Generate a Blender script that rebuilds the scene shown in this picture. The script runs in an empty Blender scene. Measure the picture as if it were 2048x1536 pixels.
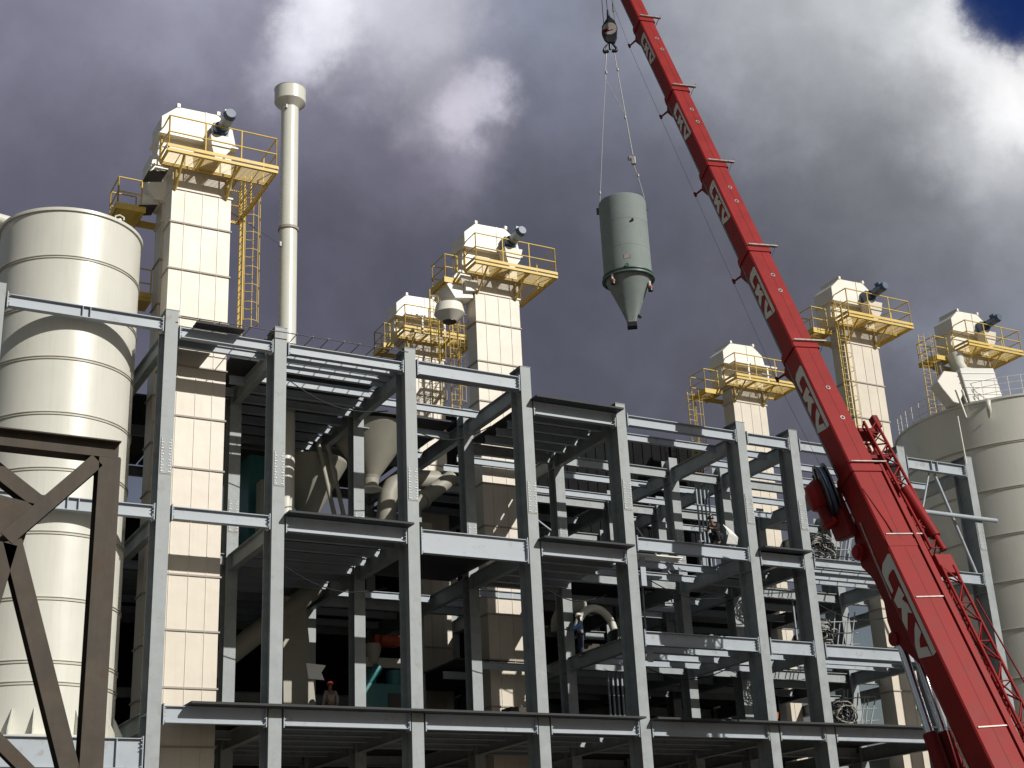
import bpy, math, random
from mathutils import Vector, Matrix, noise
random.seed(7)
R = math.radians
scn = bpy.context.scene
COL = scn.collection

# ------------------------------------------------------------ camera
cd = bpy.data.cameras.new('camera'); cam = bpy.data.objects.new('camera', cd); COL.objects.link(cam)
cd.sensor_width = 36.0; cd.lens = 36.0 * 2826.28 / 2048.0; cd.clip_start = 0.5; cd.clip_end = 4000
RT = Vector((0.88000527, -0.47273288, -0.04598197)); UPV = Vector((-0.13566819, -0.34296114, 0.92950083)); FW = Vector((0.45517564, 0.81172734, 0.36594242))
m = Matrix((RT, UPV, -FW)).transposed().to_4x4(); m.translation = Vector((0, 0, 1.6)); cam.matrix_world = m
scn.camera = cam

# ------------------------------------------------------------ light
SUN = Vector((0.40, -1.0, 0.61)).normalized()
el = math.asin(SUN.z); az = math.atan2(SUN.x, SUN.y)
sl = bpy.data.lights.new('sun', 'SUN'); sl.energy = 4.0; sl.angle = R(0.5); sl.color = (1.0, 0.955, 0.88)
so = bpy.data.objects.new('sun', sl); COL.objects.link(so)
so.rotation_euler = SUN.to_track_quat('Z', 'Y').to_euler()

w = bpy.data.worlds.new('World'); scn.world = w; w.use_nodes = True
N = w.node_tree.nodes; K = w.node_tree.links; N.clear()
def nd(t, **kw):
    n = N.new(t)
    for a, b in kw.items(): setattr(n, a, b)
    return n
out = nd('ShaderNodeOutputWorld'); bg = nd('ShaderNodeBackground'); bg.inputs[1].default_value = 0.1
K.new(bg.outputs[0], out.inputs[0])
sky = nd('ShaderNodeTexSky', sky_type='NISHITA'); sky.sun_disc = False; sky.sun_elevation = el; sky.sun_rotation = az; sky.air_density = 1.2; sky.dust_density = 1.5
tc = nd('ShaderNodeTexCoord')
def noisev(scale, detail, rough, src):
    n = nd('ShaderNodeTexNoise'); n.inputs['Scale'].default_value = scale; n.inputs['Detail'].default_value = detail; n.inputs['Roughness'].default_value = rough
    K.new(src, n.inputs['Vector']); return n
def vm(op, a, b=None, s=None):
    n = nd('ShaderNodeVectorMath', operation=op)
    for i, v in enumerate((a, b)):
        if v is None: continue
        if isinstance(v, (tuple, list)): n.inputs[i].default_value = v
        else: K.new(v, n.inputs[i])
    if s is not None:
        if isinstance(s, float): n.inputs['Scale'].default_value = s
        else: K.new(s, n.inputs['Scale'])
    return n
def mth(op, a, b=None, c=None, clamp=False):
    n = nd('ShaderNodeMath', operation=op, use_clamp=clamp)
    for i, v in enumerate((a, b, c)):
        if v is None: continue
        if isinstance(v, (int, float)): n.inputs[i].default_value = v
        else: K.new(v, n.inputs[i])
    return n.outputs[0]
G = tc.outputs['Generated']
wn = noisev(5.0, 9.0, 0.6, G); w1 = vm('SUBTRACT', wn.outputs['Color'], (0.5, 0.5, 0.5)); w2 = vm('SCALE', w1.outputs[0], s=0.06)
wn2 = noisev(22.0, 7.0, 0.62, G); w3 = vm('SUBTRACT', wn2.outputs['Color'], (0.5, 0.5, 0.5)); w4 = vm('SCALE', w3.outputs[0], s=0.05)
D0 = vm('ADD', G, w2.outputs[0]); D1 = vm('ADD', D0.outputs[0], w4.outputs[0]); D2 = vm('NORMALIZE', D1.outputs[0])
CL = [
((0.2838,0.7623,0.5817),0.0125,(0.855,0.855,0.956),5),
((0.2904,0.7513,0.5926),0.0139,(0.913,0.913,1.000),6),
((0.2763,0.7755,0.5677),0.0097,(0.753,0.753,0.871),5),
((0.2670,0.7890,0.5533),0.0111,(0.515,0.515,0.631),2.5),
((0.3245,0.7367,0.5933),0.0250,(0.680,0.680,0.776),3),
((0.3569,0.7259,0.5879),0.0194,(0.515,0.515,0.610),2.5),
((0.3124,0.7609,0.5688),0.0222,(0.305,0.305,0.392),2),
((0.2940,0.7885,0.5402),0.0306,(0.205,0.202,0.270),2),
((0.3652,0.7453,0.5578),0.0160,(0.40,0.39,0.47),1.5),
((0.3855,0.7489,0.5390),0.0095,(0.78,0.74,0.85),4),
((0.4008,0.7406,0.5394),0.0097,(0.680,0.658,0.776),5),
((0.3717,0.7607,0.5322),0.0111,(0.40,0.39,0.47),2),
((0.3940,0.7598,0.5171),0.0167,(0.376,0.361,0.456),2),
((0.3685,0.7799,0.5059),0.0250,(0.223,0.212,0.283),1.5),
((0.1115,0.8169,0.5659),0.0444,(0.216,0.216,0.296),1),
((0.1565,0.8148,0.5582),0.0333,(0.305,0.305,0.402),1),
((0.1923,0.7909,0.5810),0.0333,(0.376,0.376,0.485),1.2),
((0.2290,0.7966,0.5594),0.0306,(0.262,0.262,0.352),1.2),
((0.1320,0.8411,0.5246),0.0417,(0.162,0.162,0.223),1),
((0.2054,0.8286,0.5207),0.0417,(0.150,0.150,0.209),1),
((0.1557,0.8628,0.4810),0.0556,(0.117,0.117,0.168),1),
((0.4074,0.7047,0.5809),0.0278,(0.305,0.332,0.434),1),
((0.4536,0.6985,0.5535),0.0361,(0.216,0.235,0.314),1),
((0.4426,0.7322,0.5178),0.0333,(0.150,0.156,0.209),1),
((0.5161,0.6344,0.5755),0.0417,(0.413,0.434,0.491),1),
((0.5629,0.6102,0.5575),0.0361,(0.515,0.539,0.578),1.2),
((0.6028,0.5766,0.5516),0.0361,(0.485,0.509,0.539),1.2),
((0.5916,0.6087,0.5287),0.0306,(0.305,0.323,0.361),1.2),
((0.5519,0.6454,0.5281),0.0361,(0.254,0.270,0.323),1),
((0.6340,0.5500,0.5436),0.0222,(0.680,0.701,0.730),2),
((0.6514,0.5319,0.5410),0.0139,(0.855,0.871,0.905),5),
((0.6639,0.5322,0.5253),0.0125,(0.871,0.880,0.913),5),
((0.6799,0.5216,0.5155),0.0115,(0.900,0.900,0.920),7),
((0.6900,0.5263,0.4975),0.0115,(0.880,0.880,0.900),6),
((0.6793,0.5407,0.4961),0.0111,(0.776,0.791,0.823),4),
((0.6564,0.5578,0.5079),0.0222,(0.429,0.445,0.479),1.5),
((0.6783,0.5597,0.4761),0.0194,(0.610,0.631,0.658),2),
((0.6965,0.5439,0.4680),0.0167,(0.515,0.527,0.565),2),
((0.6341,0.5936,0.4956),0.0361,(0.254,0.262,0.296),1.2),
((0.5259,0.6913,0.4955),0.0417,(0.138,0.147,0.195),1),
((0.6018,0.6419,0.4752),0.0444,(0.162,0.171,0.202),1),
((0.6631,0.6018,0.4451),0.0361,(0.202,0.212,0.242),1),
((0.7063,0.5618,0.4307),0.0278,(0.376,0.392,0.434),1.2),
((0.6976,0.5965,0.3969),0.0333,(0.181,0.191,0.231),1),
((0.6778,0.6323,0.3753),0.0167,(0.231,0.246,0.314),1.5),
((0.7234,0.5919,0.3555),0.0222,(0.262,0.287,0.352),1.2),
((0.6705,0.4970,0.5508),0.0125,(0.008,0.026,0.127),150),
((0.6648,0.5086,0.5472),0.0061,(0.021,0.045,0.141),40),
((0.4637,0.7628,0.4507),0.0972,(0.093,0.095,0.130),1.3),
((0.3365,0.8214,0.4605),0.0556,(0.098,0.098,0.138),1.3),
((0.2082,0.8656,0.4554),0.0694,(0.102,0.102,0.144),1.3),
((0.6128,0.6798,0.4028),0.0611,(0.122,0.127,0.159),1.2),
((0.5639,0.7339,0.3787),0.0694,(0.098,0.100,0.133),1),
]
acc = None; ws = None
for d, s, c, g in CL:
    d = Vector(d).normalized()
    dt = vm('DOT_PRODUCT', D2.outputs[0], tuple(d)).outputs['Value']
    e = mth('EXPONENT', mth('MULTIPLY_ADD', dt, 1.0 / s ** 2, -1.0 / s ** 2))
    e = mth('MULTIPLY', e, g)
    sc = vm('SCALE', c, s=e)
    acc = sc.outputs[0] if acc is None else vm('ADD', acc, sc.outputs[0]).outputs[0]
    ws = e if ws is None else mth('ADD', ws, e)
# the rest of the sky: broken grey cloud over the physical sky
cn = noisev(3.2, 8.0, 0.58, G)
rest = nd('ShaderNodeMixRGB'); K.new(mth('MULTIPLY_ADD', cn.outputs['Fac'], 3.5, -1.1, True), rest.inputs[0])
sk = vm('SCALE', sky.outputs[0], s=0.07); K.new(sk.outputs[0], rest.inputs[1]); rest.inputs[2].default_value = (0.125, 0.128, 0.125, 1)
bw = 0.02
acc = vm('ADD', acc, vm('SCALE', rest.outputs[0], s=bw).outputs[0]).outputs[0]; ws = mth('ADD', ws, bw)
cc = vm('SCALE', acc, s=mth('DIVIDE', 1.0, ws))
fb = noisev(11.0, 10.0, 0.5, D0.outputs[0])
mr = nd('ShaderNodeMapRange', interpolation_type='SMOOTHSTEP'); K.new(fb.outputs['Fac'], mr.inputs[0]); mr.inputs[1].default_value = 0.44; mr.inputs[2].default_value = 0.60; mr.inputs[3].default_value = 0.95; mr.inputs[4].default_value = 1.06
fb2 = noisev(30.0, 8.0, 0.6, D0.outputs[0])
cc2 = vm('SCALE', cc.outputs[0], s=mth('MULTIPLY', mr.outputs[0], mth('MULTIPLY_ADD', fb2.outputs['Fac'], 0.30, 0.85)))
cc3 = vm('MULTIPLY', cc2.outputs[0], (10.5, 10.45, 10.3))
K.new(cc3.outputs[0], bg.inputs[0])
w.cycles.sampling_method = 'MANUAL'; w.cycles.sample_map_resolution = 512

vs = scn.view_settings; vs.view_transform = 'Standard'; vs.look = 'None'; vs.exposure = 0.0; vs.gamma = 1.0; vs.use_curve_mapping = False

# ------------------------------------------------------------ materials
def mat(name, col, rough=0.5, metal=0.0, var=0.10, scale=1.2, stain=None, stain_amt=0.0, bump=0.0, bscale=3.0, coat=0.0, streak=None, spec=0.5):
    M = bpy.data.materials.new(name); M.use_nodes = True; t = M.node_tree; n = t.nodes; l = t.links
    b = n['Principled BSDF']; b.inputs['Roughness'].default_value = rough; b.inputs['Metallic'].default_value = metal
    b.inputs['Specular IOR Level'].default_value = spec
    if coat: b.inputs['Coat Weight'].default_value = coat; b.inputs['Coat Roughness'].default_value = 0.12
    tc = n.new('ShaderNodeTexCoord')
    def nz(sc, det, ro, mp=None):
        x = n.new('ShaderNodeTexNoise'); x.inputs['Scale'].default_value = sc; x.inputs['Detail'].default_value = det; x.inputs['Roughness'].default_value = ro
        if mp:
            q = n.new('ShaderNodeMapping'); q.inputs['Scale'].default_value = mp; l.new(tc.outputs['Object'], q.inputs[0]); l.new(q.outputs[0], x.inputs['Vector'])
        else: l.new(tc.outputs['Object'], x.inputs['Vector'])
        return x
    a = nz(scale, 6, 0.6)
    r = n.new('ShaderNodeValToRGB'); r.color_ramp.elements[0].position = 0.3; r.color_ramp.elements[1].position = 0.7
    r.color_ramp.elements[0].color = (*[c * (1 - var) for c in col], 1); r.color_ramp.elements[1].color = (*[min(1, c * (1 + var)) for c in col], 1)
    l.new(a.outputs['Fac'], r.inputs[0]); cur = r.outputs[0]
    if stain:
        s = nz(2.3, 8, 0.7); rr = n.new('ShaderNodeValToRGB'); rr.color_ramp.elements[0].position = 0.575 - stain_amt * 0.1; rr.color_ramp.elements[1].position = 0.72
        rr.color_ramp.elements[0].color = (0, 0, 0, 1); rr.color_ramp.elements[1].color = (0.8, 0.8, 0.8, 1)
        l.new(s.outputs['Fac'], rr.inputs[0]); x = n.new('ShaderNodeMixRGB'); l.new(rr.outputs[0], x.inputs[0]); l.new(cur, x.inputs[1]); x.inputs[2].default_value = (*stain, 1); cur = x.outputs[0]
    if streak:
        s = nz(2.0, 5, 0.6, (6, 6, 0.25)); rr = n.new('ShaderNodeValToRGB'); rr.color_ramp.elements[0].position = 0.5; rr.color_ramp.elements[1].position = 0.85
        rr.color_ramp.elements[0].color = (0, 0, 0, 1); rr.color_ramp.elements[1].color = (0.5, 0.5, 0.5, 1)
        l.new(s.outputs['Fac'], rr.inputs[0]); x = n.new('ShaderNodeMixRGB'); l.new(rr.outputs[0], x.inputs[0]); l.new(cur, x.inputs[1]); x.inputs[2].default_value = (*streak, 1); cur = x.outputs[0]
    l.new(cur, b.inputs['Base Color'])
    ro = n.new('ShaderNodeMath'); ro.operation = 'MULTIPLY_ADD'; ro.inputs[1].default_value = 0.25; ro.inputs[2].default_value = rough - 0.12; l.new(a.outputs['Fac'], ro.inputs[0]); l.new(ro.outputs[0], b.inputs['Roughness'])
    if bump:
        bn = nz(bscale, 3, 0.5); bp = n.new('ShaderNodeBump'); bp.inputs['Strength'].default_value = bump; bp.inputs['Distance'].default_value = 0.08; l.new(bn.outputs['Fac'], bp.inputs['Height']); l.new(bp.outputs[0], b.inputs['Normal'])
    return M
STEEL = mat('grey_primed_steel', (0.285, 0.318, 0.332), 0.55, var=0.16, scale=1.6, stain=(0.22, 0.17, 0.13), stain_amt=0.18, streak=(0.235, 0.25, 0.245))
STEELB = mat('blue_grey_steel', (0.34, 0.385, 0.435), 0.5, var=0.08, stain=(0.22, 0.18, 0.14))
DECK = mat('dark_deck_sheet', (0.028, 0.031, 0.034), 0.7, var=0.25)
BOLT = mat('galvanised_bolt', (0.62, 0.63, 0.63), 0.5, metal=0.2, var=0.1)
CREAM = mat('cream_casing_paint', (0.64, 0.585, 0.50), 0.42, var=0.06, scale=0.8, bump=0.22, bscale=0.9, streak=(0.54, 0.48, 0.39))
CREAMD = mat('cream_casing_seam', (0.35, 0.32, 0.28), 0.6, var=0.1)
HOOD = mat('white_head_paint', (0.80, 0.77, 0.70), 0.4, var=0.03, streak=(0.70, 0.66, 0.58))
SILO = mat('glossy_silo_paint', (0.66, 0.66, 0.60), 0.32, var=0.03, scale=0.5, bump=0.12, bscale=0.7, streak=(0.54, 0.53, 0.45), spec=0.6)
SILOR = mat('silo_weld_ring', (0.50, 0.49, 0.43), 0.5, var=0.1)
YEL = mat('yellow_paint', (0.66, 0.47, 0.10), 0.5, var=0.12, scale=3, stain=(0.5, 0.36, 0.12))
RED = mat('crane_red_paint', (0.26, 0.016, 0.016), 0.55, var=0.14, scale=1.3, stain=(0.15, 0.02, 0.018), stain_amt=0.1, streak=(0.20, 0.035, 0.03), spec=0.22)
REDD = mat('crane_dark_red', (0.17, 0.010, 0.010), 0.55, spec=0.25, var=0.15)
LETTER = mat('lettering_grey_white', (0.62, 0.62, 0.58), 0.5, var=0.06)
WORN = mat('worn_steel_strip', (0.38, 0.33, 0.31), 0.45, metal=0.5, var=0.25, scale=6)
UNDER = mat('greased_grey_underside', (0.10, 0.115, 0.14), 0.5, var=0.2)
BLACK = mat('black_rubber', (0.02, 0.02, 0.025), 0.35, var=0.2)
BLUEM = mat('dark_blue_motor', (0.05, 0.09, 0.16), 0.4, var=0.2, scale=4)
BLUEL = mat('motor_cowl_blue', (0.30, 0.38, 0.46), 0.4, var=0.15, scale=4)
CHROME = mat('chrome_rod', (0.75, 0.77, 0.80), 0.18, metal=1.0, var=0.03)
TANK = mat('grey_green_tank_paint', (0.21, 0.245, 0.243), 0.7, spec=0.3, var=0.10, stain=(0.17, 0.20, 0.20), streak=(0.17, 0.22, 0.22), scale=0.9)
TANKD = mat('green_gasket', (0.08, 0.13, 0.115), 0.5, var=0.2)
ROPE = mat('steel_rope', (0.10, 0.10, 0.10), 0.5, var=0.2)
CHAIN = mat('hoist_chain', (0.35, 0.34, 0.32), 0.5, metal=0.3, var=0.3, scale=12)
BROWN = mat('rusty_brown_steel', (0.060, 0.048, 0.036), 0.75, var=0.35, scale=3.0, stain=(0.065, 0.035, 0.016), stain_amt=0.3, streak=(0.028, 0.026, 0.023))
GREYP = mat('grey_duct_paint', (0.33, 0.32, 0.27), 0.5, var=0.08)
TEAL = mat('teal_machine_paint', (0.03, 0.17, 0.18), 0.4, var=0.15, scale=3)
ORANGE = mat('orange_paint', (0.33, 0.05, 0.015), 0.5, var=0.2)
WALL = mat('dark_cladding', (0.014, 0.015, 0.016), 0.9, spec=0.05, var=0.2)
GROUND = mat('dusty_ground', (0.12, 0.10, 0.08), 0.9, var=0.25, scale=0.3, bump=0.4)
SKIN = mat('skin', (0.22, 0.12, 0.08), 0.6, var=0.1)
def cloth(name, c): return mat(name, c, 0.85, var=0.15, scale=5)
WHITE = mat('white_sheet', (0.8, 0.8, 0.78), 0.6, var=0.05)

# ------------------------------------------------------------ mesh helpers
ORG = {}
def V(*a): return Vector(a)
class MB:
    def __init__(s): s.v = []; s.f = []; s.sm = []
    def add(s, vs, fs, smooth=False):
        o = len(s.v); s.v += [Vector(p) for p in vs]; s.f += [tuple(i + o for i in f) for f in fs]; s.sm += [smooth] * len(fs); return s
    def box(s, x0, x1, y0, y1, z0, z1):
        return s.add([(x0,y0,z0),(x1,y0,z0),(x1,y1,z0),(x0,y1,z0),(x0,y0,z1),(x1,y0,z1),(x1,y1,z1),(x0,y1,z1)],
                     [(0,3,2,1),(4,5,6,7),(0,1,5,4),(1,2,6,5),(2,3,7,6),(3,0,4,7)])
    def obox(s, c, ax, ay, az, sx, sy, sz):
        c = Vector(c); ps = []
        for k in (-.5, .5):
            for i, j in ((-.5,-.5),(.5,-.5),(.5,.5),(-.5,.5)): ps.append(c + ax*sx*i + ay*sy*j + az*sz*k)
        return s.add(ps, [(0,3,2,1),(4,5,6,7),(0,1,5,4),(1,2,6,5),(2,3,7,6),(3,0,4,7)])
    def prism(s, poly, vec):
        n = len(poly); vec = Vector(vec); a = [Vector(p) for p in poly]; b = [p + vec for p in a]
        return s.add(a + b, [tuple(range(n))[::-1], tuple(range(n, 2*n))] + [(i, (i+1) % n, (i+1) % n + n, i + n) for i in range(n)])
    def tube(s, p, q, r, r2=None, n=8, cap=True):
        p = Vector(p); q = Vector(q); r2 = r if r2 is None else r2; d = (q - p).normalized()
        a = d.orthogonal().normalized(); b = d.cross(a); vs = []
        for c, rr in ((p, r), (q, r2)):
            for i in range(n): t = 2*math.pi*i/n; vs.append(c + a*math.cos(t)*rr + b*math.sin(t)*rr)
        s.add(vs, [(i, (i+1) % n, (i+1) % n + n, i + n) for i in range(n)], True)
        if cap: s.add(vs, [tuple(range(n))[::-1], tuple(range(n, 2*n))])
        return s
    def poly(s, pts, r, n=6, cap=True):
        pts = [Vector(p) for p in pts]; rr = r if isinstance(r, (list, tuple)) else [r]*len(pts); rings = []; a = None
        for i, p in enumerate(pts):
            d = ((pts[i+1] if i+1 < len(pts) else p) - (pts[i-1] if i else p)).normalized()
            a = d.orthogonal().normalized() if a is None else (a - d*a.dot(d)).normalized(); b = d.cross(a)
            rings.append([p + a*math.cos(2*math.pi*k/n)*rr[i] + b*math.sin(2*math.pi*k/n)*rr[i] for k in range(n)])
        vs = [x for g in rings for x in g]; fs = []
        for i in range(len(pts)-1):
            for k in range(n): fs.append((i*n+k, i*n+(k+1) % n, (i+1)*n+(k+1) % n, (i+1)*n+k))
        s.add(vs, fs, True)
        if cap: s.add(rings[0]+rings[-1], [tuple(range(n))[::-1], tuple(range(n, 2*n))])
        return s
    def lathe(s, c, prof, n=48, cap=(True, True), ax=None):
        c = Vector(c); z = Vector((0,0,1)) if ax is None else Vector(ax).normalized(); a = Vector((1,0,0)) if ax is None else z.orthogonal().normalized(); b = z.cross(a); vs = []
        for r, h in prof:
            for i in range(n): t = 2*math.pi*i/n; vs.append(c + a*math.cos(t)*r + b*math.sin(t)*r + z*h)
        m_ = len(prof)
        for k in range(m_-1):
            s.add(vs[k*n:(k+2)*n], [(i, (i+1) % n, (i+1) % n + n, i + n) for i in range(n)], True)
        if cap[0]: s.add(vs[:n], [tuple(range(n))[::-1]])
        if cap[1]: s.add(vs[-n:], [tuple(range(n))])
        return s
    def ibeam(s, p, q, h, wd, up=(0,0,1), tf=0.025, tw=0.016):
        p = Vector(p); q = Vector(q); d = (q - p).normalized(); u = Vector(up); u = (u - d*u.dot(d)).normalized(); r = d.cross(u)
        H = h/2; W = wd/2; T = tw/2
        pr = [(-W,-H),(W,-H),(W,-H+tf),(T,-H+tf),(T,H-tf),(W,H-tf),(W,H),(-W,H),(-W,H-tf),(-T,H-tf),(-T,-H+tf),(-W,-H+tf)]
        a = [p + r*x + u*y for x, y in pr]; b = [v + (q-p) for v in a]; n = 12
        s.add(a+b, [(i, i+n, (i+1) % n + n, (i+1) % n) for i in range(n)])
        for base, fl in ((0, 1), (n, 0)):
            for f in ((0,1,2,3,10,11),(3,4,9,10),(4,5,6,7,8,9)): s.add((a+b)[base:base+n], [f if fl else f[::-1]])
        return s
    def build(s, name, mt, parent=None, bevel=0, loc=None, mods=None):
        off = Vector(loc) if loc is not None else (ORG[parent.name] if parent else Vector((0,0,0)))
        me = bpy.data.meshes.new(name); me.from_pydata([p - off for p in s.v], [], s.f); me.polygons.foreach_set('use_smooth', s.sm)
        me.materials.append(mt); me.update()
        o = bpy.data.objects.new(name, me); COL.objects.link(o)
        if parent: o.parent = parent
        else: o.location = off
        ORG[o.name] = off
        if bevel:
            bv = o.modifiers.new('bevel', 'BEVEL'); bv.width = bevel; bv.segments = 2; bv.limit_method = 'ANGLE'; bv.angle_limit = R(40)
        return o
def empty(name, loc):
    o = bpy.data.objects.new(name, None); COL.objects.link(o); o.location = loc; o.empty_display_size = 0.3; ORG[o.name] = Vector(loc); return o
def tag(o, label=None, cat=None, group=None, kind=None):
    if label: o['label'] = label
    if cat: o['category'] = cat
    if group: o['group'] = group
    if kind: o['kind'] = kind
    return o

# ------------------------------------------------------------ ground
gb = MB(); gb.add([(-900,-600,0),(1100,-600,0),(1100,1400,0),(-900,1400,0)], [(0,1,2,3)])
tag(gb.build('ground', GROUND), kind='structure')

# ------------------------------------------------------------ steel frame building
XC = [5.8, 11.48, 15.38, 20.4, 25.29, 29.56, 35.49, 38.27, 44.36, 48.48]
FR = empty('steel_frame_building', (11.48, 44, 0))
tag(FR, 'unfinished multi storey frame building of grey primed steel columns and beams, open to the front', 'building')
YR = [44.225, 49.2, 54.4, 59.6]
def roofz(i): return 21.8 if i <= 3 else 20.85     # bay i = between XC[i], XC[i+1]
def l2z(i): return 15.3 if i <= 4 else 15.8
# columns
for i, x in enumerate(XC):
    for j, y in enumerate(YR):
        if i == 0 and j > 0: continue
        if i == 1 and j == 1: continue
        top = 22.24 if i <= 4 else 21.3
        if j == 3: top -= 0.3
        dp = .85 if j == 0 else .6; y0 = y-.225; yc = y0+dp/2
        b = MB(); b.ibeam((x, yc, 0), (x, yc, top), dp, 0.44, up=(0,1,0), tf=0.03, tw=0.02)
        for z in (8.6, 15.0, top-0.6): b.box(x-.2, x+.2, y0+.035, y0+dp-.035, z-.012, z+.012)
        col = b.build('column', STEEL, FR)
        if j < 2:
            sb = MB(); zs = 16.35 if i < 5 else 16.9
            if j == 1: zs -= .3
            yy = y-.225
            sb.box(x-.18, x+.18, yy-.022, yy-.001, zs, zs+1.25)
            sp = sb.build('splice_plate', STEEL, col)
            bb = MB()
            for k in range(12):
                for sx in (-.15, -.10, .10, .15):
                    if abs(sx) < .12 and k % 2: continue
                    bb.tube((x+sx, yy-.022, zs+.07+k*.1), (x+sx, yy-.045, zs+.07+k*.1), .018, n=6)
            tag(bb.build('bolts', BOLT, col), kind='stuff')
            sm = MB(); sm.box(x-.225, x+.225, yy-.006, yy, zs-.03, zs); sm.build('joint', CREAMD, col)
def xbeam(i, y, z, h=0.45, wd=0.24, plates=True, mt=STEEL, x0=None, x1=None, name='beam'):
    e_ = .31 if plates else .24; a = XC[i] + e_ if x0 is None else x0; c = XC[i+1] - e_ if x1 is None else x1
    b = MB(); b.ibeam((a+.0, y, z-h/2), (c, y, z-h/2), h, wd)
    o = b.build(name, STEELB if (plates or name == 'joist') else mt, FR)
    if plates:
        for xx, s in ((a, 1), (c, -1)):
            p = MB(); p.box(min(xx, xx-s*.03), max(xx, xx-s*.03), y-wd/2-.04, y+wd/2+.04, z-h-.07, z+.06)
            for dz in (.08, .2, .32, h-.05):
                for sy in (-1,): p.tube((xx+s*.005, y-wd/2-.015, z-dz), (xx+s*.05, y-wd/2-.015, z-dz), .02, n=6)
            p.box(min(xx-s*.03, xx-s*.3), max(xx-s*.03, xx-s*.3), y+.2, y+.32, z-h+.02, z-.02); p.box(min(xx-s*.001, xx-s*.06), max(xx-s*.001, xx-s*.06), y+wd/2+.04, y+.32, z-h+.02, z-.02)
            p.build('end_plate', STEELB, o)
    return o
YF = 44.13
for i, z, h in [(0,21.9,.42),(1,21.66,.36),(2,21.66,.36),(3,21.8,.52),(4,20.86,.5),(5,20.88,.42),(6,20.88,.45),(7,20.88,.42),(8,20.86,.5),
                (0,15.25,.42),(1,15.28,.42),(2,15.3,.5),(3,15.32,.85),(4,15.3,.5),(5,15.85,.5),(6,15.75,.5),(7,15.75,.36),(8,15.8,.5),
                (0,7.85,.9),(1,8.86,.52),(2,8.86,.52),(3,8.86,.52),(4,8.86,.52),(5,8.86,.52),(6,8.86,.52),(7,8.86,.52),
                (5,12.2,.52),(6,12.2,.55),(7,12.15,.5)]:
    xbeam(i, YF, z, h)
# stiffeners on the left bay beams
for (xs, z, h) in (((8.5, 8.75), 21.9, .42), ((8.45, 8.8), 15.25, .42), ((7.0, 10.4), 7.85, .9)):
    for xx in xs:
        b = MB(); b.box(xx-.012, xx+.012, YF-.125, YF-.008, z-h+.025, z-.025); b.build('stiffener', STEELB, FR)
for xx in (46.15, 46.5):
    b = MB(); b.box(xx-.015, xx+.015, YF-.125, YF-.008, 20.39, 20.83); b.build('stiffener', STEELB, FR)
# girders running back from every column
for i in range(1, 10):
    x = XC[i]; lv = [(21.7 if i <= 4 else 20.82, .62), (15.2 if i <= 4 else 15.75, .6), (8.8, .6)]
    if i >= 5: lv.append((12.1, .55))
    for z, h in lv:
        b = MB(); b.ibeam((x, 44.86, z-h/2), (x, 59.4, z-h/2), h, .26); b.build('girder', STEEL, FR)
# rear rows of beams
for j, y in enumerate(YR[1:]):
    for i in range(1, 9):
        if i == 1 and j == 0: a0 = 14.4
        else: a0 = None
        for z in ([roofz(i), l2z(i), 8.86] + ([12.15] if i >= 5 or j == 2 else [])):
            if i == 3 and j == 0 and z > 15: continue
            xbeam(i, y, z-.05, .42, .22, plates=False, x0=a0)
# joists (secondary beams) per bay
def joists(i, z, ys, h=.3, x0=None, x1=None, wd=.16, mt=STEEL):
    for y in ys: xbeam(i, y, z, h, wd, plates=False, x0=x0, x1=x1, name='joist', mt=mt)
rg = lambda a, b, s: [a + s*k for k in range(int((b-a)/s + 1e-6)+1)]
joists(1, 21.6, [45.0], .26); joists(2, 21.6, [44.75, 45.35, 45.95], .22)
joists(1, 21.55, rg(47.4, 53.5, 1.2), .3, x0=14.6); joists(2, 21.55, rg(46.9, 53.5, 1.1))
joists(3, 21.5, [44.62], .12); joists(3, 21.6, [47.6, 50.3, 53.0])
joists(4, 20.75, rg(45.1, 48.8, .95)); joists(4, 20.75, [50.6, 51.9, 53.2, 56, 57.8])
joists(5, 20.7, [45.5, 50.8, 53.1, 57]); joists(6, 20.75, [45.6, 47.2, 51, 53, 56]); joists(7, 20.7, [46.2, 47.8, 51, 53, 56.2]); joists(8, 20.7, [46.5])
joists(2, 15.15, rg(45.2, 58.6, 1.3)); joists(4, 15.15, rg(45.2, 48.6, 1.1)); joists(4, 15.15, [51, 53])
joists(1, 15.15, [50.8, 52.2, 53.6, 56, 58]); joists(3, 15.15, [52.6, 56, 58])
joists(5, 15.6, [46.2, 47.8, 52.4]); joists(6, 15.6, [46.4, 47.8, 51.4, 53, 56]); joists(7, 15.55, [44.85, 45.5, 46.15, 51, 53, 56.4])
joists(5, 12.0, [45.4, 46.7, 48, 50.8, 52.4, 56]); joists(6, 12.0, [45.4, 46.7, 48, 51, 53, 56]); joists(7, 12.0, [44.8, 45.6, 46.4, 51, 53])
joists(4, 12.0, [50.2, 52.5])
joists(2, 8.7, rg(45.2, 52, 1.3)); joists(3, 8.7, rg(45.2, 50, 1.3)); joists(4, 8.7, rg(45.2, 52, 1.3)); joists(1, 8.7, [47.8, 49.8]); joists(5, 8.7, rg(45.2, 50, 1.3))
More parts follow.
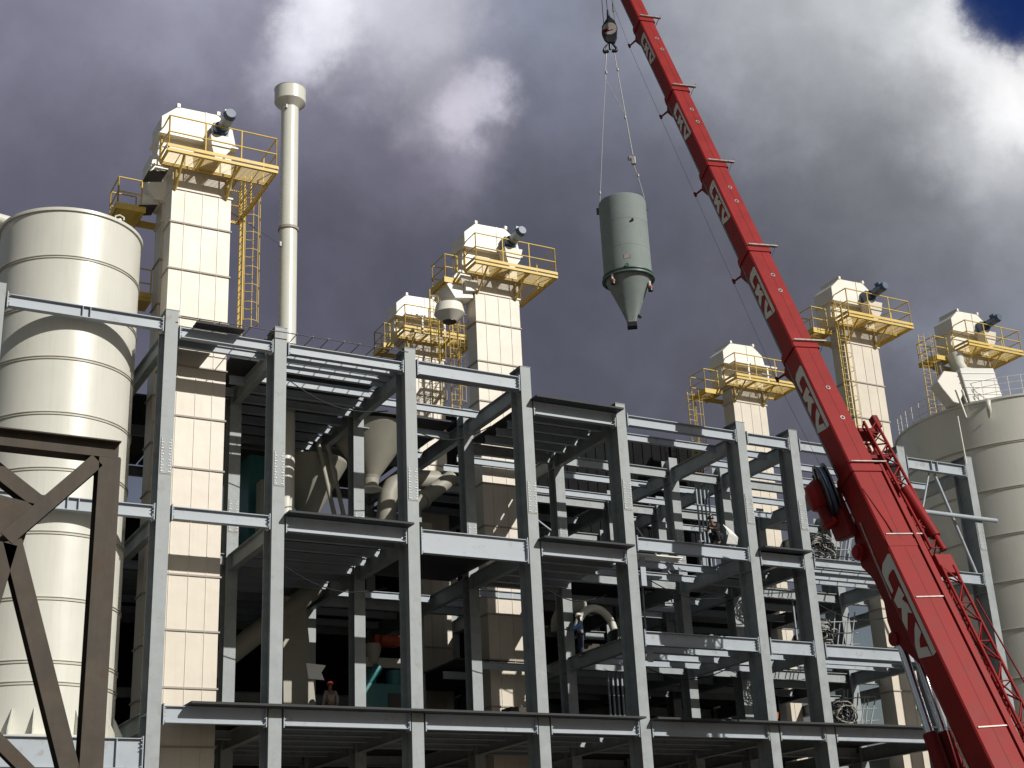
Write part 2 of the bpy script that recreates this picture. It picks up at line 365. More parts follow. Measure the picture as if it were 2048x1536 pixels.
# decks
def deck(x0, x1, y0, y1, z, t=.07):
    b = MB(); b.box(x0, x1, y0, y1, z, z+t)
    b.build('deck', DECK, FR)
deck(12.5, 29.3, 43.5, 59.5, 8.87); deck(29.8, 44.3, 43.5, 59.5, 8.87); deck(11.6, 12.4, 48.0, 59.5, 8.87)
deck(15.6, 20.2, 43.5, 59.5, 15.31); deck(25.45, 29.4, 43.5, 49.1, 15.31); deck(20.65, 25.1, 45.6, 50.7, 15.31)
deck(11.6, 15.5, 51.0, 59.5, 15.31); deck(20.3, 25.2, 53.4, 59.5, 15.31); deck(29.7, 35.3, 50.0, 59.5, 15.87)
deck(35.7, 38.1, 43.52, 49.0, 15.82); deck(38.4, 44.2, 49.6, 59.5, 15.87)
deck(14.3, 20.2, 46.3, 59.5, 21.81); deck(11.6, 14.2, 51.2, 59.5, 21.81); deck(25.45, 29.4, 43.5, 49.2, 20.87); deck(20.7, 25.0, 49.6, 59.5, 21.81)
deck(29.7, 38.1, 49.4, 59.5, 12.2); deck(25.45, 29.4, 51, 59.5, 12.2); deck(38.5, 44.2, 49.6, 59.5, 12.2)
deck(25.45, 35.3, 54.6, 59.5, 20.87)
deck(12.2, 13.9, 43.5, 44.0, 21.70, .05); deck(11.72, 13.45, 44.28, 45.93, 21.72, .05)
# wooden planks propped on the B5 beam
# roof grating of thin bars
g = MB()
for x in rg(14.2, 15.1, .9) + rg(15.9, 20.1, .6) + [12.4, 13.1]: g.tube((x, 43.75, 21.98), (x, 46.4, 21.98), .018, n=5)
for y in (43.75, 44.6, 45.4, 46.3): g.tube((11.7, y, 21.955), (20.2, y, 21.955), .02, n=5)
g.build('roof_bar_grid', BLACK, FR)
g = MB()
for x in rg(38.9, 44.1, 1.0): g.tube((x, 43.8, 15.86), (x, 46.6, 15.86), .022, n=5)
for y in (43.8, 44.5, 45.2, 46.6): g.tube((38.5, y, 15.835), (44.2, y, 15.835), .022, n=5)
g.build('floor_bar_grid', BLACK, FR)
# cross bracing
for p, q, r in [((46.18,44.3,20.35),(45.25,44.3,18.15),.045),((46.5,44.3,20.35),(48.1,44.3,15.85),.07),((46.2,49.3,20.3),(44.6,49.3,15.9),.06),
                ((29.7,54.2,20.5),(33.4,54.2,18.2),.05),((33.5,49.35,18),(35.2,49.35,15.9),.04),((44.5,44.3,12.1),(48.2,44.3,8.9),.06)]:
    b = MB(); b.tube(p, q, r, n=8); b.build('brace', STEELB, FR)
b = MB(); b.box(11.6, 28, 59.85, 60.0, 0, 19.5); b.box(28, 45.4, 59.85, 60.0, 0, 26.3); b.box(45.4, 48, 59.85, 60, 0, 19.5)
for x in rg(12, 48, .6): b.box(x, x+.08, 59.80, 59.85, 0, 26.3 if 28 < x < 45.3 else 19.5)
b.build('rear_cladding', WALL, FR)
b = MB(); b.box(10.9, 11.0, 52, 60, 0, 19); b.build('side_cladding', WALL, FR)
# column head end plates
for i, x in enumerate(XC[1:]):
    top = 22.24 if i <= 3 else 21.3
    b = MB(); b.box(x-.24, x+.24, 43.985, 44.87, top, top+.02); b.build('cap_plate', STEEL, FR)
b = MB(); b.tube((44.85, 43.9, 18.33), (49.5, 43.9, 18.33), .10, n=12)
tag(b.build('scaffold_tube', STEELB), 'pale blue horizontal steel tube across the far right bay, poking past the last column', 'tube')
b = MB(); b.tube((48.12, 43.85, 23.2), (48.22, 43.9, 20.9), .035, n=6)
tag(b.build('hanging_cable', HOOD), 'thin pale cable running down to the last roof beam before the large right silo', 'cable')

# ------------------------------------------------------------ silos
def silo(cx, cy, r, z0, z1, rings, label, legs=True):
    E = empty('silo', (cx, cy, 0)); tag(E, label, 'silo', 'cream silos')
    b = MB(); b.lathe((cx, cy, 0), [(r, z0), (r, z1), (r*.98, z1+.05), (0.3, z1+.45)], n=128); b.build('shell', SILO, E)
    for z in rings:
        q = MB(); q.lathe((cx, cy, z), [(r, -.055), (r+.035, -.055), (r+.035, -.035), (r+.002, -.03), (r+.002, .03), (r+.035, .035), (r+.035, .055), (r, .055)], n=128, cap=(False, False)); q.build('weld_ring', SILOR, E)
    q = MB(); q.lathe((cx, cy, z1), [(r, -.05), (r+.07, -.05), (r+.07, .06), (r-.05, .06)], n=128, cap=(False, False)); q.build('rim', SILO, E)
    return E
S1 = silo(8.5, 46.9, 2.4, 7.9, 25.65, [23.85, 22.0, 20.15, 18.2, 16.3, 14.2, 12.1, 10.15, 9.5], 'glossy cream silo at the left edge standing behind the brown steel truss')
for k in range(24):
    t = k*2*math.pi/24 + .06; c = Vector((math.cos(t), math.sin(t), 0)); p = Vector((8.5, 46.9, 0))
    b = MB(); tt = Vector((-c.y, c.x, 0))*.02
    b.prism([p+c*2.4+V(0,0,7.9)-tt/1, p+c*2.75+V(0,0,7.9)-tt, p+c*2.75+V(0,0,8.1)-tt, p+c*2.42+V(0,0,8.75)-tt], tt*2); b.build('gusset', SILO, S1)
b = MB(); b.lathe((8.5, 46.9, 7.9), [(2.7, -.04), (2.85, -.04), (2.85, 0.02), (2.3, .02)], n=96, cap=(False, False)); b.build('base_ring', SILO, S1)
b = MB(); b.tube((9.75, 45.15, 25.7), (9.75, 45.15, 25.95), .08, n=10); b.poly([(9.6,45.15,25.95),(9.6,45.15,26.05),(9.75,45.15,26.12),(9.9,45.15,26.05),(9.9,45.15,25.95)], .03); b.build('lifting_lug', SILO, S1)
b = MB(); b.tube((1.5, 47.6, 26.9), (7.6, 47.3, 26.05), .2, n=20)
for k in (.3, .6, .85): p = Vector((1.5,47.6,26.9)).lerp(Vector((7.6,47.3,26.05)), k); b.tube(p, p+V(.05,0,-.007), .26, n=20)
tag(b.build('feed_pipe', SILO), 'cream pipe coming in from the left above the top of the left silo', 'pipe')

SX, SY, SR, SZ = 61.1, 52.2, 6.2, 26.85
S2 = silo(SX, SY, SR, 0.4, SZ, [24.4, 22.0, 19.6, 17.2, 14.8, 12.4, 10.0, 7.6, 5.2], 'large wide cream silo at the right edge behind the red crane')
# rim walkway rail on the right silo
b = MB()
for k in range(40):
    t = R(150 + k*6.2); p = V(SX+math.cos(t)*SR*.985, SY+math.sin(t)*SR*.985, SZ); b.tube(p, p+V(0,0,1.15), .018, n=5)
for h in (.4, .8, 1.15): b.poly([V(SX+math.cos(R(150+k*6.2))*SR*.985, SY+math.sin(R(150+k*6.2))*SR*.985, SZ+h) for k in range(40)], .018, n=5)
b.build('guard_rail', HOOD, S2)
vdir = V(-math.cos(R(38)), -math.sin(R(38)), 0)
def spt(deg, r, z): t = R(deg); return V(SX+math.cos(t)*r, SY+math.sin(t)*r, z)
b = MB(); b.poly([spt(214, SR+.02, SZ-.1), spt(214, SR+.45, SZ-.25), spt(214, SR+.5, SZ-.75), spt(213, SR+.1, SZ-1.0)], [.12, .14, .14, .05], n=8); b.build('vent_spout', SILO, S2)
# filter box on the silo rim (tilted, white lit)
FB = empty('filter_box', tuple(spt(196, 5.4, SZ))); tag(FB, 'white ribbed filter box standing on the rim of the large right silo', 'filter')
b = MB(); c0 = spt(207, 5.2, SZ+1.0); ax = V(.93,-.36,0); ay = V(.36,.93,0); az = V(-.12,0.05,1).normalized()
b.obox(c0, ax, ay, az, 1.9, 1.3, 2.1); b.build('housing', WHITE, FB, bevel=.03)
b = MB()
for k in range(5): b.obox(c0+az*(-.85+k*.4)-ay*.66, ax, ay, az, 1.92, .04, .04)
b.build('rib', HOOD, FB)
b = MB(); c1 = c0 - ax*1.6 + az*.25; b.prism([c1-ax*.75+az*.1-ay*.5, c1-ax*.2+az*.7-ay*.5, c1+ax*.65+az*.6-ay*.5, c1+ax*.65-az*.4-ay*.5, c1+ax*.1-az*1.2-ay*.5, c1-ax*.2-az*1.1-ay*.5, c1-ax*.6-az*.3-ay*.5], ay*1.0); b.build('inlet_hood', HOOD, FB, bevel=.04)
b = MB()
for d in (-.25, .1): b.tube(c1+ax*(.4+d)+ay*-.5+az*-.4, c1+ax*(.5+d)+ay*-.5+az*-2.0, .06, n=8)
b.build('leg', SILO, FB)

# ------------------------------------------------------------ bucket elevator towers
def ladder(E, p, h, wdir, cdir, mt=YEL, cage=(0, 1), rung=.3, width=.45, cr=.38):
    p = Vector(p); wd = Vector(wdir).normalized(); cdv = Vector(cdir).normalized()
    b = MB()
    for s in (-.5, .5): b.tube(p+wd*width*s, p+wd*width*s+V(0,0,h), .035, n=6)
    k = .2
    while k < h: b.tube(p-wd*width/2+V(0,0,k), p+wd*width/2+V(0,0,k), .016, n=5); k += rung
    L = b.build('ladder', mt, E)
    if cage[1] > cage[0]:
        c = MB(); z = cage[0]*h
        def arc(z): return [p+wd*math.cos(t)*cr + cdv*(.35+math.sin(t)*cr) + V(0,0,z) for t in [R(-50+k*28) for k in range(11)]]
        while z < cage[1]*h+.01: c.poly(arc(z), .016, n=5); z += .75
        for k in (0, 3, 5, 7, 10): c.tube(arc(cage[0]*h)[k], arc(cage[1]*h)[k], .014, n=5)
        c.build('cage', mt, L)
def railing(E, pts, s=1.0, h=1.3, mt=YEL, name='railing'):
    pts = [Vector(p) for p in pts]; b = MB()
    for a, c in zip(pts[:-1], pts[1:]):
        n = max(1, round((c-a).length/(1.35*s)))
        for k in range(n+1): p = a.lerp(c, k/n); b.tube(p, p+V(0,0,h*s), .032*s, n=6)
        for hh in (h, h*.5): b.tube(a+V(0,0,hh*s), c+V(0,0,hh*s), .03*s, n=6)
    return b.build(name, mt, E)
def tower(X0, Y0, Z0, label, s=1.0, zb=0.0, motor=True, front=True, rext=1.9, left=True, ring0=-2.32, chute='box', lx=-1.75, lad=None, small=False, group='cream bucket elevator towers'):
    E = empty('elevator_tower', (X0+1.1*s, Y0+.45*s, zb)); tag(E, label, 'elevator tower', group)
    W = lambda x, y, z: V(X0+s*x, Y0+s*y, Z0+s*z)
    def bx(b, x0, x1, y0, y1, z0, z1): a = W(x0,y0,z0); c = W(x1,y1,z1); return b.box(a.x, c.x, a.y, c.y, a.z, c.z)
    b = MB(); a = W(0,0,0); c = W(2.25,.9,-.1); b.box(a.x, c.x, a.y, c.y, zb, c.z)
    ca = b.build('casing', CREAM, E)
    b = MB()
    for x in (.5, 1.17, 1.78):
        p = W(x,0,0); b.box(p.x-.013, p.x+.013, p.y-.022, p.y, zb, c.z)
    b.build('panel_seam', CREAM, ca)
    z = Z0 + ring0*s; k = 0
    while z > zb+.3:
        b = MB(); p = W(-.05,-.05,0); q = W(2.30,.95,0)
        b.box(p.x, q.x, p.y, a.y-.001, z-.03, z+.03); b.box(p.x, a.x-.001, a.y, q.y, z-.03, z+.03); b.box(c.x+.001, q.x, a.y, q.y, z-.03, z+.03)
        b.build('ring_flange', CREAMD, ca); z -= 1.885*s
    # head
    b = MB(); P = [W(x,-.32,z) for x, z in ((-.6,1.15),(-.6,1.84),(-.02,2.38),(1.52,2.42),(2.12,1.92),(2.28,1.2))]
    b.prism(P[::-1], V(0,1.35*s,0)); hd = b.build('head_hood', HOOD, E, bevel=.02)
    b = MB(); bx(b, -.68, 2.36, -.36, 1.08, 1.10, 1.148)
    for (x, z) in ((-.04, 2.38), (1.5, 2.42)): bx(b, x, x+.12, -.35, 1.05, z-.02, z+.14)
    bx(b, 1.05, 1.1, -.35, -.322, 1.2, 2.4)
    b.build('hood_flange', HOOD, hd)
    b = MB(); P = [W(x,-.03,z) for x, z in ((-.55,1.10),(2.2,1.10),(2.2,-.02),(-.3,-.02),(-.62,.35))]
    b.prism(P, V(0,1.1*s,0)); b.build('head_body', HOOD, E)
    b = MB(); bx(b, -.1, 2.36, -.06, .97, -.14, -.02); bx(b, -.06, 2.31, -.05, .95, -.95, -.88)
    b.build('head_flange', CREAM, E)
    if front:
        zt = 0.0
        b = MB(); yy = -1.12
        while yy < -.12: bx(b, -.5, 3.6, yy, yy+.018, 0, .02); yy += .085
        for x in (.0, .75, 1.5, 2.25, 3.0): bx(b, x, x+.03, -1.15, -.1, .021, .035)
        if rext > 0:
            xx = 2.42
            while xx < 3.56: bx(b, xx, xx+.022, -.08, rext, 0, .02); xx += .085
        F = b.build('platform', YEL, E)
        b = MB()
        for y in (-1.2, -.2): bx(b, -.55, 3.65, y, y+.07, -.13, -.002)
        for x in (-.55, .8, 2.2, 3.58): bx(b, x, x+.07, -1.128, -.202, -.12, -.004)
        if rext > 0:
            bx(b, 3.58, 3.65, -.128, rext, -.13, -.002); bx(b, 2.4, 2.47, -.128, rext, -.13, -.002); bx(b, 2.472, 3.578, rext-.07, rext, -.12, -.004)
        for x0, x1 in ((.1,.1), (2.05,2.05)):
            b.tube(W(x0,-1.1,-.12), W(x1,-.02,-1.0), .045*s, n=6); b.tube(W(x0,-.08,-.12), W(x0,-.05,-1.0), .04*s, n=6)
        b.build('bracket', YEL, F)
        b = MB(); bx(b, -.56, 3.66, -1.235, -1.205, -.12, -.01); bx(b, -.56, 3.66, -1.235, -1.205, .06, .19); bx(b, -.585, -.555, -1.2, -.15, .06, .19)
        if rext > 0: bx(b, 3.66, 3.69, -1.2, rext, .06, .19)
        b.build('kick_plate', YEL, F)
        r = [W(-.5,-.1,.05), W(-.5,-1.17,.05), W(3.6,-1.17,.05)] + ([W(3.6,rext,.05), W(2.5,rext,.05)] if rext > 0 else [W(3.6,-.15,.05)])
        railing(F, r, s, 1.35)
    if left:
        b = MB(); yy = .12
        while yy < 1.48: bx(b, lx+.02, -.62, yy, yy+.05, -.56, -.52); yy += .095
        yy = 1.0
        while yy < 1.48: bx(b, -.62, 2.2, yy, yy+.05, -.56, -.52); yy += .095
        for x in (lx+.05, -.75): bx(b, x, x+.06, .1, 1.5, -.66, -.562)
        F = b.build('side_platform', YEL, E)
        b = MB(); bx(b, lx-.04, -.62, .06, .10, -.66, -.40); bx(b, lx-.04, lx, .1, 1.5, -.66, -.40); b.build('kick_plate', YEL, F)
        railing(F, [W(-.8,.12,-.5), W(lx+.04,.12,-.5), W(lx+.04,1.45,-.5), W(-.7,1.45,-.5)], s, 1.25)
    if motor:
        mo = MB(); bx(mo, 1.25, 1.85, -.75, -.33, 1.15, 1.8); mo.tube(W(1.55,-.6,1.5), W(1.55,-.9,1.55), .29*s, n=16)
        M_ = mo.build('drive_motor', BLUEM, E, bevel=.03)
        q = MB(); q.tube(W(1.6,-.9,1.6), W(1.6,-1.6,1.66), .22*s, n=20); bx(q, 1.45, 1.75, -1.5, -1.2, 1.85, 1.98); q.build('motor_body', BLUEL if not small else BLUEM, M_)
        q = MB(); q.tube(W(1.6,-1.6,1.66), W(1.6,-1.8,1.675), .24*s, .19*s, n=20); q.build('fan_cowl', BLUEM, M_)
        q = MB(); q.prism([W(1.1,-1.0,1.12), W(2.0,-1.0,1.12), W(1.85,-1.0,.55), W(1.5,-1.0,.06), W(1.3,-1.0,.06), W(1.15,-1.0,.6)], V(0,.6*s,0)); q.build('motor_stand', CREAM, M_)
    else:
        q = MB(); bx(q, -.3, 2.6, -.9, -.36, 1.0, 1.09); bx(q, .6, .7, -.85, -.75, .05, 1.0); bx(q, 1.9, 2.0, -.85, -.75, .05, 1.0); q.build('drive_shelf', HOOD, E)
    if chute == 'box':
        q = MB(); q.prism([W(-.85,.1,-.35), W(-.05,.1,-.15), W(-.05,.1,.35), W(-.75,.1,.15)], V(0,.7*s,0)); h = q.build('chute', HOOD, E)
        q = MB(); q.prism([W(-.9,-.0,-.42), W(-.2,-.0,-.26), W(-.2,-.0,-.22), W(-.9,0,-.38)], V(0,.9*s,0)); q.build('chute_opening', BLACK, h)
    if chute == 'cone':
        q = MB(); q.prism([W(-.95,.1,-1.35), W(-.05,.1,-1.2), W(-.05,.1,.2), W(-.7,.1,.1), W(-1.35,.1,-.75)], V(0,1.1*s,0)); h = q.build('chute', HOOD, E, bevel=.02)
        q = MB(); q.prism([W(-.5,-.1,-.98), W(.15,-.1,-.9), W(.1,-.1,-.4), W(-.5,-.1,-.45)], V(0,.18*s,0)); q.build('lit_panel', HOOD, h)
        q = MB(); q.lathe(W(-.95,.75,-2.25), [(.32*s,0),(.7*s,.35*s),(.6*s,.8*s)], n=24, cap=(False,True)); q.build('chute_cone', HOOD, h)
        q = MB(); q.lathe(W(-.95,.75,-2.28), [(.31*s,0),(.31*s,.05*s)], n=24); q.build('chute_opening', BLACK, h)
    if chute == 'pipe':
        q = MB(); q.poly([W(-.6,-.1,-.3), W(-.55,-.15,-.9), W(-.2,-.2,-1.5), W(-.05,-.2,-2.2), W(.0,-.2,-4.8)], [.5*s,.4*s,.36*s,.3*s,.3*s], n=20); h = q.build('spout_pipe', SILO, E)
        q = MB()
        for zz in (-2.2, -2.9, -3.6): q.tube(W(-.04,-.2,zz), W(-.04,-.2,zz-.06), .35*s, n=20)
        q.build('pipe_clamp', CREAMD, h)
        q = MB(); q.poly([W(-1.2,.6,-.6), W(-1.0,.6,-1.6), W(-.2,.5,-2.6)], [.3*s,.25*s,.2*s], n=12); q.build('return_pipe', CREAMD, h)
    if lad: 
        for (x, y, ztop, h, wd, cdr, cg) in lad: ladder(E, W(x, y, ztop-h/s), h, wd, cdr, cage=cg, cr=.38*s, width=.45*s)
    return E
T1 = tower(11.78, 46.0, 29.05, 'tallest cream elevator tower beside the left silo with yellow platform and motor on top', rext=3.3, ring0=-2.32, left=False,
           lad=[(3.3, 1.9, 1.2, 8.4, (0,1,0), (1,0,0), (.26, .93))])
tower(12.3, 49.45, 29.45, 'shaded elevator tower right behind the tallest one, its side platform peeking out left', front=False, motor=False, ring0=-2.6)
b = MB(); b.box(11.1, 12.25, 50.2, 51.2, 25.35, 25.5); b.box(11.1, 12.25, 50.15, 50.19, 25.5, 25.7)
bal = tag(empty('side_balcony', (12.2, 50.7, 25.35)), 'small yellow balcony between the left silo and the shaded tower', 'balcony'); b.build('floor', YEL, bal)
railing(bal, [(12.2,50.2,25.5),(11.15,50.2,25.5),(11.15,51.1,25.5)], 1, 1.2)
b = MB(); b.box(11.25, 11.6, 50.4, 50.8, 25.5, 26.9); b.lathe((11.42,50.6,26.9), [(.28,0),(.28,.2),(.1,.32)], n=16); b.build('hatch_box', HOOD, bal)
tower(26.93, 51.0, 29.74, lx=-1.45, label='middle elevator tower with bright white head, grey conical chute and yellow platform', rext=2.2, chute='cone', ring0=-2.38)
tower(26.63, 58.0, 29.3, s=.93, lx=-1.15, label='low elevator tower left of the middle tower, its platform caged in by ladders', motor=False, ring0=-1.2, chute='none', rext=1.2,
      lad=[(.9, -1.75, 2.2, 6.2, (1,0,0), (0,-1,0), (.05, .98)), (2.0, -1.75, 1.2, 5.2, (1,0,0), (0,-1,0), (.05, .98))])
tower(46.09, 57.5, 29.49, 'elevator tower just left of the crane boom, without a motor, ladder on its left', motor=False, ring0=-4.0, chute='none', rext=.8,
      lad=[(-2.1, 1.0, -.4, 6.0, (1,0,0), (0,-1,0), (.0, .98))])
tower(46.09, 48.4, 29.37, 'elevator tower right of the crane boom with tall yellow caged ladder on its front', rext=1.4, ring0=-3.0, chute='none', small=True,
      lad=[(-.55, -.45, .9, 8.2, (1,0,0), (-.5,-1,0), (.0, .98))])
tower(69.3, 62.0, 36.9, 'elevator tower at the right edge with a cream spout pipe to the silo', s=1.2, rext=1.4, ring0=-4.2, chute='pipe', small=True,
      lad=[(-2.2, .6, .9, 7.5, (1,0,0), (0,-1,0), (.0, .98))])

# ------------------------------------------------------------ chimney
CH = empty('exhaust_stack', (17.73, 50, 15.4)); tag(CH, 'tall slim off white exhaust stack with a drum shaped cap', 'chimney')
b = MB(); b.lathe((17.73, 50, 0), [(.37,15.4),(.37,35.5)], n=48); b.build('pipe', SILO, CH)
b = MB(); b.lathe((17.73, 50, 0), [(.38,35.42),(.66,35.68),(.67,35.7),(.67,36.3),(.69,36.34),(.62,36.36)], n=48); b.build('cap', SILO, CH)
b = MB(); b.lathe((17.73, 50, 29.55), [(.36,-.06),(.43,-.06),(.43,.06),(.36,.06)], n=48, cap=(False,False)); b.build('flange', CREAMD, CH)
b = MB(); b.box(17.42, 17.5, 49.62, 49.7, 35.2, 35.38); b.box(17.28, 17.36, 49.75, 49.85, 28.6, 28.8); b.build('lug', BLACK, CH)
b = MB(); b.tube((17.32, 49.8, 28.7), (14.05, 46.6, 28.0), .016, n=5)
tag(b.build('guy_wire', ROPE), 'thin guy wire between the tallest tower and the exhaust stack', 'wire')

# ------------------------------------------------------------ crane
A = V(34.8, 32.86, 6.46); U = (V(34.8, 48.05, 45.1) - A).normalized(); PH = R(9)
n0 = V(0, -U.z, U.y); s0 = V(-1, 0, 0); NB = n0*math.cos(PH) + s0*math.sin(PH); SD = s0*math.cos(PH) - n0*math.sin(PH)
C = lambda t, s_, n_: A + U*t + SD*s_ + NB*n_       # along boom, to the lettered side, to the lit back
CR = empty('mobile_crane', (34.8, 30.5, 0)); tag(CR, 'red telescopic mobile crane boom rising across the right of the picture with white lettering', 'crane')
SEC = [(-7.0, 11.0, 1.24, 1.30), (11.0, 17.2, 1.10, 1.18), (17.2, 22.7, 1.02, 1.10), (22.7, 28.2, .94, 1.03), (28.2, 33.7, .86, .96), (33.7, 39.3, .78, .90), (39.3, 47.0, .70, .82)]
def sect(W_, H_, g=0):
    w2, h2 = W_/2+g, H_/2+g
    return [(-w2+.05, h2), (w2-.05, h2), (w2, h2-.05), (w2, -h2*.45), (w2*.8, -h2*.8), (w2*.35, -h2), (-w2*.35, -h2), (-w2*.8, -h2*.8), (-w2, -h2*.45), (-w2, h2-.05)]
for k, (t0, t1, W_, H_) in enumerate(SEC):
    b = MB(); pr = sect(W_, H_); a_ = [C(t0 - (.3 if k else 0), s_, n_) for s_, n_ in pr]
    b.prism(a_, U*(t1 - t0 + (.3 if k else 0))); S = b.build('boom_section', RED, CR)
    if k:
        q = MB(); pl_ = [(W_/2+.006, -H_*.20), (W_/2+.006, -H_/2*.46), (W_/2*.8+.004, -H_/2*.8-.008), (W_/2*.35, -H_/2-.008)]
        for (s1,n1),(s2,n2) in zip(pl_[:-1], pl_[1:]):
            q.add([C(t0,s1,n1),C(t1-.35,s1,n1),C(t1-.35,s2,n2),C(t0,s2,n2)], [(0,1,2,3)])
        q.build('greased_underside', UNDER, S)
    # seam lines and pin holes on the back face
    q = MB(); q.prism([C(t0+.1, -.05, H_/2+.002), C(t1-.1, -.05, H_/2+.002), C(t1-.1, -.065, H_/2+.002), C(t0+.1, -.065, H_/2+.002)], NB*.004); q.build('seam', REDD, S)
    if k:
        for tt in (t1-1.7, t1-2.6) if k > 1 else (t1-2.4, t1-3.9):
            q = MB(); q.lathe(C(tt, -.1, H_/2), [(.0,.0),(.055,.0),(.055,.006),(.0,.006)], n=16, ax=NB); q.build('pin_hole', BLACK, S)
            q = MB(); q.lathe(C(tt, -.1, H_/2), [(.056,.0),(.095,.0),(.095,.015),(.056,.015)], n=20, cap=(False,False), ax=NB); q.build('pin_ring', WORN, S)
    if k < 6:
        # collar at the top of the section
        q = MB(); pc = sect(W_, H_, .05); q.prism([C(t1-.32, s_, n_) for s_, n_ in pc], U*.3); cl = q.build('collar', RED, S)
        if k:
            q = MB(); q.obox(C(t1-.02, -.22, H_/2+.10), U, SD, NB, .07, W_+.35, .10); q.build('collar_plate', WORN, cl)
            q = MB(); q.prism([C(t1-.45, -W_/2-.04, H_/2+.05), C(t1+.05, -W_/2-.35, H_/2+.14), C(t1+.12, -W_/2-.42, H_/2+.22), C(t1-.08, -W_/2-.30, H_/2+.0), C(t1-.5, -W_/2-.05, H_/2-.25)], NB*-.05); q.build('rope_guide', REDD, cl)
            e = C(t1-.55, W_/2*.7, -H_/2-.02)
            q = MB(); q.tube(e, e+SD*.25-NB*.45+U*.02, .05, .04, n=8); q.tube(e+SD*.25-NB*.42-U*.09, e+SD*.25-NB*.42+U*.12, .06, n=8)
            q.prism([C(t1-.35, W_/2, -H_/2*.5), C(t1-.6, W_/2*.9, -H_/2-.12), C(t1-1.25, W_/2*.8, -H_/2*.8-.02)], -SD*.12); q.build('side_bracket', REDD, cl)
# lettering traced as flat plates on the lettered side
LG = {'bar': [(-22,-23),(12,-161),(83,-222),(211,-232),(403,-224),(387,-188),(223,-183),(190,-150),(178,-68),(202,-44),(748,-52),(1406,-64),(1404,0),(10,0)],
 'k': [(413,-85),(556,-68),(566,-124),(673,-78),(807,-75),(750,-133),(922,-248),(766,-251),(644,-182),(604,-230),(484,-239)],
 'v1': [(923,-84),(1075,-74),(1126,-145),(1207,-183),(1290,-266),(1128,-234),(974,-139)], 'v2': [(1207,-183),(1267,-84),(1397,-78),(1290,-266)]}
for k, (t0, t1, W_, H_) in enumerate(SEC):
    L, top, hh = {0: (3.9, 7.15, .98)}.get(k, (2.25, t1-1.15, .60 - .0*k))
    if k: L = 2.9 - .18*k; hh = H_*.70; 
    if k == 1: top = t1 - 1.2; L = 3.0
    if k == 6: continue
    b = MB()
    for key, pl in LG.items():
        pts = [C(top - a_/1405*L, W_/2+.002, H_/2 - .09 + b_/266*hh*.93) for a_, b_ in pl]
        b.prism(pts, SD*.008)
    me = b.build('lettering', LETTER, CR)
# base section details
q = MB(); q.prism([C(t, s_, n_) for t, s_, n_ in ((-7,-.62,.50),(11,-.62,.50),(11,-.62,.72),(-7,-.62,.72))], -SD*.10); q.build('guide_rail', RED, CR)
q = MB(); q.prism([C(t, s_, n_) for t, s_, n_ in ((-7,-.74,.30),(9.5,-.74,.30),(9.5,-.74,.66),(-7,-.74,.66))], -SD*.16); q.build('side_rail', RED, CR)
for t, wq in ((11.15, 1.5), (7.9, 1.5), (5.3, 1.1), (.45, 1.1)):
    q = MB(); q.obox(C(t, -.25 if wq > 1.2 else -.05, .66), U, SD, NB, .045, wq, .06); q.build('strap', WORN, CR)
q = MB(); q.obox(C(7.55, -.05, .64), U, SD, NB, .3, 1.3, .05); q.build('band', RED, CR)
q = MB(); q.poly([C(9.9,.55,.64), C(8.4,.25,.66), C(7.95,.2,.67)], .035); q.build('hose', REDD, CR)
q = MB(); q.prism([C(9.0, .63, -.1), C(9.0, .63, -.16), C(5.9, .63, -.35), C(5.9, .63, -.29)], SD*.03); q.build('trim_strip', WORN, CR)
for t, s_ in ((4.6,.0),(4.25,.0),(3.95,-.02),(3.6,-.02),(3.3,-.02)):
    q = MB(); q.lathe(C(t, -.2+s_, .62), [(0,0),(.03,0),(.03,.006)], n=10, ax=NB); q.build('bolt', REDD, CR)
q = MB(); q.poly([C(2.75+.3*math.cos(a_), -.3+.2*math.sin(a_), .625) for a_ in [R(40+30*k) for k in range(9)]], .015); q.build('hand_loop', REDD, CR)
# side web plate that swells to the cylinder head
q = MB(); q.prism([C(9.6,.45,-.45), C(8.9,.45,-1.05), C(7.9,.45,-1.3), C(7.2,.45,-1.0), C(6.2,.45,-1.0), C(5.6,.45,-1.25), C(4.9,.45,-1.35), C(4.4,.45,-1.1), C(3.4,.45,-.6)], -SD*.9); q.build('web_plate', REDD, CR, bevel=.03)
q = MB(); q.tube(C(8.3,.62,-.95), C(8.3,-.6,-.95), .3, n=20); q.tube(C(8.3,.74,-.95), C(8.3,.6,-.95), .2, n=16); q.build('boss', RED, CR)
# hose drum and hydraulic motor
c_ = C(10.95, .62, -.9); AX = (SD*.85 - NB*.5).normalized(); A1 = (U - AX*U.dot(AX)).normalized(); A2 = AX.cross(A1)
q = MB(); q.lathe(c_, [(1.12,-.06),(1.12,.0),(.7,.02),(.7,.24),(1.12,.26),(1.12,.32),(1.05,.34)], n=56, ax=AX); hd = q.build('hose_drum', BLACK, CR)
q = MB(); q.lathe(c_, [(.98,.04),(1.02,.07),(1.02,.19),(.98,.22)], n=48, cap=(False,False), ax=AX); q.build('hose_coil', BLUEM, hd)
for a_ in range(6):
    q = MB(); t = R(a_*60+10); q.tube(c_+AX*.36, c_+AX*.36+(A1*math.cos(t)+A2*math.sin(t))*1.05, .03, n=6); q.build('spoke', BLACK, hd)
q = MB(); q.lathe(c_+AX*.36, [(.62,0),(.62,.22),(.46,.5),(.2,.55)], n=10, ax=AX); q.build('drum_motor', RED, CR, bevel=.03)
q = MB(); q.obox(c_+AX*.55-A1*.75, A1, A2, AX, 1.1, .42, .36); q.build('motor_arm', REDD, CR, bevel=.08)
q = MB(); q.tube(c_+AX*.3-A1*1.15, c_+AX*.75-A1*1.35, .2, .14, n=14); q.build('hose_swivel', RED, CR)
